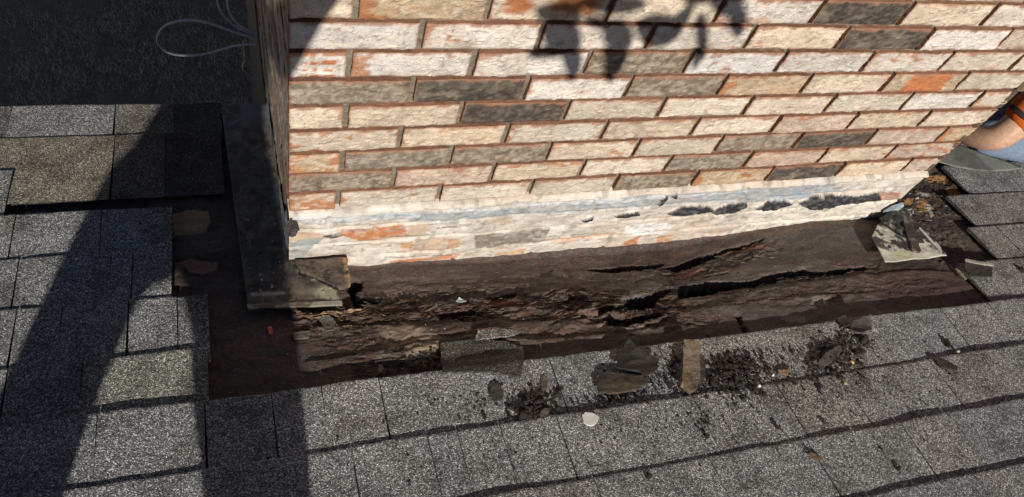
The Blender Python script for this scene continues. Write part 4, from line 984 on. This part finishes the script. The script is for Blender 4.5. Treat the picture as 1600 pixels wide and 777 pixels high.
V_, F_ = tube(cy([(381, 62), (382, 80), (383, 95), (380, 102), (381, 110), (388, 116), (396, 122), (408, 124)], 1.03), .0045); obj('cable_end', V_, F_, M_CABLE, ca, smooth=True)

# ==================================================================================
#                                    PEOPLE
# ==================================================================================
def skinned(name, nodes, edges, mat, parent, sub=2, rootn=None):
    """one continuous surface grown round a skeleton of joints with radii"""
    names = list(nodes); me = bpy.data.meshes.new(name); base = np.array(wloc(parent))
    me.from_pydata([tuple(np.array(nodes[n][0]) - base) for n in names], [(names.index(a), names.index(b_)) for a, b_ in edges], [])
    o = bpy.data.objects.new(name, me); COL.objects.link(o); o.parent = parent
    mod = o.modifiers.new('skin', 'SKIN'); mod.use_smooth_shade = True
    if not me.skin_vertices: me.attributes and None
    sv = me.skin_vertices[0].data if me.skin_vertices else None
    if sv is None:
        bpy.context.view_layer.objects.active = o; sv = me.skin_vertices[0].data
    for i, n in enumerate(names):
        r = nodes[n][1]; sv[i].radius = (r, r) if np.isscalar(r) else r
        sv[i].use_root = (n == (rootn or names[0]))
    s = o.modifiers.new('subdivision', 'SUBSURF'); s.levels = sub; s.render_levels = sub
    me.materials.append(mat)
    # freeze to a real mesh
    dg = bpy.context.evaluated_depsgraph_get(); ev = o.evaluated_get(dg); m2 = bpy.data.meshes.new_from_object(ev)
    o.modifiers.clear(); o.data = m2; bpy.data.meshes.remove(me)
    m2.name = name
    if not m2.materials: m2.materials.append(mat)
    return o
def hand(nodes, edges, wrist, dirv, palmn, sz=1.0, tag='r'):
    """palm and five bent fingers added to a skeleton; palmn is the palm's normal"""
    d = np.array(dirv, float); d /= np.linalg.norm(d); nn = np.array(palmn, float); nn -= nn.dot(d) * d; nn /= np.linalg.norm(nn); s = np.cross(d, nn)
    w = np.array(wrist); p = w + d * .05 * sz
    nodes['palm' + tag] = (p, (.034 * sz, .016 * sz)); edges.append(('wrist' + tag, 'palm' + tag))
    for i, (o_, l_) in enumerate(((-.030, .034), (-.011, .040), (.009, .038), (.027, .030))):
        a = p + d * .040 * sz + s * o_ * sz; b_ = a + (d * .85 + nn * .5) * l_ * sz; c_ = b_ + (d * .35 + nn * .9) * l_ * .7 * sz
        for q, P_, r in (('a', a, .0095), ('b', b_, .0085), ('c', c_, .007)): nodes[f'f{i}{q}{tag}'] = (P_, r * sz)
        edges += [('palm' + tag, f'f{i}a{tag}'), (f'f{i}a{tag}', f'f{i}b{tag}'), (f'f{i}b{tag}', f'f{i}c{tag}')]
    a = w + d * .02 * sz - s * .032 * sz; b_ = a + (d * .6 - s * .6 + nn * .4) * .04 * sz; c_ = b_ + (d * .8 + nn * .5) * .03 * sz
    for q, P_, r in (('a', a, .013), ('b', b_, .010), ('c', c_, .008)): nodes[f't{q}{tag}'] = (P_, r * sz)
    edges += [('wrist' + tag, 'ta' + tag), ('ta' + tag, 'tb' + tag), ('tb' + tag, 'tc' + tag)]
M_SK = plain('skin_tone', (.62, .38, .25), .45); M_ORANGE = plain('orange_shirt', (.85, .17, .02), .85); M_STRIPE = plain('dark_stripe', (.04, .02, .02), .85)
M_JEANS = plain('blue_denim', (.23, .30, .41), .9); M_BOOT = plain('brown_boot', (.1, .06, .04), .7); M_HAIR = plain('dark_hair', (.03, .02, .015), .7)
def AT(x, y_, o):
    r = R3 @ _ray(x, y_); s = (o - NRM.dot(CAM)) / NRM.dot(r); return CAM + s * r
# the roofer kneeling beyond the right corner
wk = thing('person', tuple(AT(1700, 262, 0)), 'kneeling person in orange shirt and blue jeans reaching behind the chimney', 'person')
sh = AT(1690, 118, .40); el = AT(1556, 220, .16); wr = AT(1488, 204, .11)
pel = AT(1790, 205, .20)
up_ = np.array([0, 0, 1.]); fw_ = np.array([-.75, .25, 0])
chest = pel + np.array([-.10, .05, .40]); neck = chest + np.array([-.05, .02, .20]); head = neck + np.array([-.04, .02, .14])
sh2 = chest + np.array([.10, .20, .10]); el2 = sh2 + np.array([-.10, .12, -.26]); wr2 = el2 + np.array([-.22, -.02, -.12])
nodes = {'pelvis': (pel, .12), 'chest': (chest, .13), 'neck': (neck, .055), 'jaw': (neck + (head - neck) * .6, .07), 'head': (head + up_ * .03, .095), 'crown': (head + up_ * .09, .07),
         'nose': (head + fw_ * .125 + up_ * .01, .014),
         'shr': (sh, .055), 'mid_r': (sh * .45 + el * .55 + up_ * .005, .050), 'elr': (el, .047), 'fore_r': (el * .55 + wr * .45, .043), 'wristr': (wr, .027), 'shl': (sh2, .06), 'ell': (el2, .042), 'wristl': (wr2, .027)}
edges = [('pelvis', 'chest'), ('chest', 'neck'), ('neck', 'jaw'), ('jaw', 'head'), ('head', 'crown'), ('head', 'nose'), ('chest', 'shr'), ('shr', 'mid_r'), ('mid_r', 'elr'), ('elr', 'fore_r'), ('fore_r', 'wristr'), ('chest', 'shl'), ('shl', 'ell'), ('ell', 'wristl')]
hand(nodes, edges, wr, wr - el, (0, .3, -1), 1, 'r'); hand(nodes, edges, wr2, wr2 - el2, (0, .3, -1), 1, 'l')
skinned('body', nodes, edges, M_SK, wk)
a_ = sh + (el - sh) * .84
skinned('shirt', {'hip': (pel + up_ * .02, .145), 'waist': (pel * .5 + chest * .5, .145), 'chest': (chest, .155), 'collar': (neck - up_ * .03, .075), 'shr': (sh, .075), 'slm': (sh + (el - sh) * .45, .072), 'slr': (a_, .074), 'shl': (sh2, .075), 'sll': (sh2 * .55 + el2 * .45, .065)},
        [('hip', 'waist'), ('waist', 'chest'), ('chest', 'collar'), ('chest', 'shr'), ('shr', 'slm'), ('slm', 'slr'), ('chest', 'shl'), ('shl', 'sll')], M_ORANGE, wk)
for t in (.66, .50):
    p = sh + (el - sh) * t; dd = (el - sh) / np.linalg.norm(el - sh)
    V_, F_ = tube([p - dd * .007, p, p + dd * .007], .064, 20, 2); obj('sleeve_stripe', V_, F_, M_STRIPE, wk, smooth=True)
kn = AT(1507, 214, .05); kn2 = AT(1556, 174, .03)
kn2b = kn2 + np.array([.22, .06, .02])
skinned('jeans', {'seat': (pel, .145), 'hipr': (pel + np.array([-.02, -.08, -.04]), .115), 'thigh_r': ((pel + kn) / 2 + np.array([0, -.03, -.02]), .090), 'kneer': (kn + np.array([.05, 0, .0]), .062), 'shinr': (AT(1660, 232, .03), .05), 'cuffr': (AT(1770, 215, .04), .045),
                  'hipl': (pel + np.array([0, .12, -.02]), .10)},
        [('seat', 'hipr'), ('hipr', 'thigh_r'), ('thigh_r', 'kneer'), ('kneer', 'shinr'), ('shinr', 'cuffr'), ('seat', 'hipl')], M_JEANS, wk)
skinned('dark_filler', {'a': (AT(1580, 178, .03), .050), 'b': (AT(1640, 158, .05), .085), 'c': (AT(1720, 150, .05), .09)}, [('a', 'b'), ('b', 'c')], M_STRIPE, wk)  # added black shape that fills the dark area above the arm
skinned('buckle', {'a': (AT(1557, 175, .07), .016), 'b': (AT(1566, 174, .07), .014)}, [('a', 'b')], M_JEANS, wk)
skinned('hair', {'a': (head + up_ * .06 - fw_ * .03, .095), 'b': (head + up_ * .02 - fw_ * .07, .08)}, [('a', 'b')], M_HAIR, wk)
cf = AT(1790, 212, .045)
skinned('boot', {'a': (cf, .045), 'b': (cf + np.array([.14, .02, -.02]), .04)}, [('a', 'b')], M_BOOT, wk)

# the photographer standing up-slope behind the camera: only the shadow is in the picture
def bp(x0, z0, Y): return np.array([x0 + Y * LD[0] / LD[1], Y, z0 + Y * LD[2] / LD[1]])
ph = thing('person', tuple(bp(-.25, -.64, -1.4)), 'person with legs apart whose long shadow crosses the left shingles', 'person')
Y_ = -1.4; ez = -.645
n_ = {'pelvis': (bp(-.235, .20, Y_), .125), 'belly': (bp(-.205, .28, Y_), .125), 'chest': (bp(-.225, .50, Y_), .14), 'neck': (bp(-.215, .70, Y_), .055), 'jaw': (bp(-.215, .78, Y_ + .02), .07), 'head': (bp(-.215, .85, Y_ + .03), .09), 'crown': (bp(-.215, .92, Y_ + .02), .07),
      'nose': (bp(-.215, .85, Y_ + .03) + np.array([.02, .10, -.02]), .014),
      'shr': (bp(-.075, .63, Y_), .055), 'elr': (bp(-.045, .595, -1.20), .046), 'wristr': (bp(.045, .80, -1.06), .030),
      'shl': (bp(-.39, .62, Y_), .055), 'ell': (bp(-.42, .42, -1.30), .042), 'wristl': (bp(-.30, .40, -1.14), .028),
      'hipr': (bp(-.125, .09, Y_), .105), 'thighr': (bp(-.088, -.10, Y_), .10), 'kneer': (bp(-.030, -.29, Y_ + .02), .08), 'calfr': (bp(-.03, -.42, Y_), .06), 'ankr': (bp(-.03, -.60, Y_), .045), 'toer': (bp(-.03, -.60, Y_) + np.array([.02, .17, -.075]), .04),
      'hipl': (bp(-.365, .09, Y_), .095), 'thighl': (bp(-.418, -.10, Y_), .082), 'kneel': (bp(-.450, -.29, Y_ + .02), .085), 'calfl': (bp(-.49, -.42, Y_), .06), 'ankl': (bp(-.55, -.60, Y_), .045), 'toel': (bp(-.55, -.60, Y_) + np.array([-.05, .17, -.075]), .04)}
e_ = [('pelvis', 'belly'), ('belly', 'chest'), ('chest', 'neck'), ('neck', 'jaw'), ('jaw', 'head'), ('head', 'crown'), ('head', 'nose'), ('chest', 'shr'), ('shr', 'elr'), ('elr', 'wristr'), ('chest', 'shl'), ('shl', 'ell'), ('ell', 'wristl'),
      ('pelvis', 'hipr'), ('hipr', 'thighr'), ('thighr', 'kneer'), ('kneer', 'calfr'), ('calfr', 'ankr'), ('ankr', 'toer'), ('pelvis', 'hipl'), ('hipl', 'thighl'), ('thighl', 'kneel'), ('kneel', 'calfl'), ('calfl', 'ankl'), ('ankl', 'toel')]
hand(n_, e_, n_['wristr'][0], np.array([.1, .25, .9]), (0, 1, -.3), 1, 'r'); hand(n_, e_, n_['wristl'][0], n_['wristl'][0] - n_['ell'][0], (1, 0, 0), 1, 'l')
skinned('body', n_, e_, M_SK, ph)
sk2 = lambda k, r: (n_[k][0], r)
skinned('shirt', {'a': sk2('pelvis', .12), 'b': sk2('belly', .13), 'c': sk2('chest', .145), 'd': (n_['neck'][0] - up_ * .04, .07), 'e': sk2('shr', .062), 'f': (n_['shr'][0] * .5 + n_['elr'][0] * .5, .055), 'g': sk2('shl', .062), 'h': (n_['shl'][0] * .5 + n_['ell'][0] * .5, .055)},
        [('a', 'b'), ('b', 'c'), ('c', 'd'), ('c', 'e'), ('e', 'f'), ('c', 'g'), ('g', 'h')], M_JEANS, ph)
skinned('trousers', {'p': sk2('pelvis', .125), 'hr': sk2('hipr', .112), 'tr': sk2('thighr', .110), 'kr': sk2('kneer', .092), 'ar': sk2('ankr', .06), 'hl': sk2('hipl', .102), 'tl': sk2('thighl', .088), 'kl': sk2('kneel', .092), 'al': sk2('ankl', .06)},
        [('p', 'hr'), ('hr', 'tr'), ('tr', 'kr'), ('kr', 'ar'), ('p', 'hl'), ('hl', 'tl'), ('tl', 'kl'), ('kl', 'al')], M_BOOT, ph)

# ==================================================================================
#                         TREE WHOSE LOW LEAVES SHADE THE WALL
# ==================================================================================
M_LEAF = plain('leaf_green', (.07, .12, .03), .55); M_BARK = plain('bark', (.14, .10, .07), .9)
tree = thing('tree', (6.9, -1.6, GZ), 'broad leaved tree whose low twig throws leaf shadows on the bricks', 'tree')
V_, F_ = tube([(6.9, -1.6, GZ), (6.85, -1.6, -1), (6.9, -1.55, 1), (6.6, -1.5, 3), (6.7, -1.4, 5)], .16, 12); obj('trunk', V_, F_, M_BARK, tree, smooth=True)
V_, F_ = tube([(6.85, -1.55, 1.6), (5.0, -1.45, 2.5), (3.2, -1.3, 2.7), (1.9, -1.2, 2.25), (1.15, -1.10, 1.95), (.85, -1.04, 1.78)], .012, 8); obj('branch', V_, F_, M_BARK, tree, smooth=True)
LV = [[(838, 8), (905, -2), (912, 30), (900, 40), (850, 38), (836, 24)], [(846, 34), (904, 30), (912, 78), (880, 82), (848, 72)], [(820, 78), (880, 66), (905, 84), (858, 92), (828, 94)],
      [(872, 80), (912, 76), (908, 110), (894, 134), (884, 116)], [(938, 28), (986, 30), (990, 78), (944, 80)], [(942, 70), (990, 70), (972, 110), (950, 136), (943, 105)],
      [(985, 40), (1020, 18), (1062, 26), (1088, -8), (1080, 30), (1050, 70), (1010, 78)], [(1083, 20), (1108, 22), (1105, 95), (1090, 88)], [(1136, 18), (1168, 10), (1166, 46), (1150, 64), (1138, 44)],
      [(905, 22), (945, 26), (960, 50), (925, 48)], [(1060, -6), (1175, -10), (1170, 2), (1075, 10)], [(900, -6), (1000, -8), (1015, 12), (960, 26), (905, 14)], [(1100, 4), (1160, -2), (1168, 24), (1128, 30)], [(1085, 76), (1110, 72), (1090, 104), (1078, 110)]]
for i, p in enumerate(LV):
    P = np.array(WP(*p)); T_ = 2.05 + .12 * ((i * 37) % 7 - 3) / 3
    cu, cv = P.mean(0); Q = []
    for k in range(len(P)):
        a, b_, d_ = P[k - 1], P[k], P[(k + 1) % len(P)]; Q += [a * .25 + b_ * .75, b_ * .75 + d_ * .25]
    V = [np.array([cu, .008, cv]) - LD * T_] + [np.array([q[0], .0, q[1]]) - LD * T_ for q in Q]
    V2 = [v + np.array([0, .001, 0]) for v in V]; n = len(Q)
    Fc = [[0, 1 + k, 1 + (k + 1) % n] for k in range(n)] + [[n + 1, n + 2 + (k + 1) % n, n + 2 + k] for k in range(n)] + [[1 + k, n + 2 + k, n + 2 + (k + 1) % n, 1 + (k + 1) % n] for k in range(n)]
    obj('leaf', V + V2, Fc, M_LEAF, tree)
rt = np.random.RandomState(9); nl = 9000
pc = rt.normal(size=(nl, 3)) * np.array([1.1, 1.1, .9]); pc = pc / np.maximum(1, np.linalg.norm(pc / np.array([2.2, 2.2, 1.8]), axis=1))[:, None] + np.array([7.4, -2.2, 5.2])
ax = rt.normal(size=(nl, 3)); ax /= np.linalg.norm(ax, axis=1)[:, None]; bx_ = np.cross(ax, rt.normal(size=(nl, 3))); bx_ /= np.linalg.norm(bx_, axis=1)[:, None]
V_ = np.stack([pc - ax * .06, pc + bx_ * .03, pc + ax * .06, pc - bx_ * .03], 1).reshape(-1, 3); obj('crown', V_, np.arange(nl * 4).reshape(-1, 4), M_LEAF, tree)
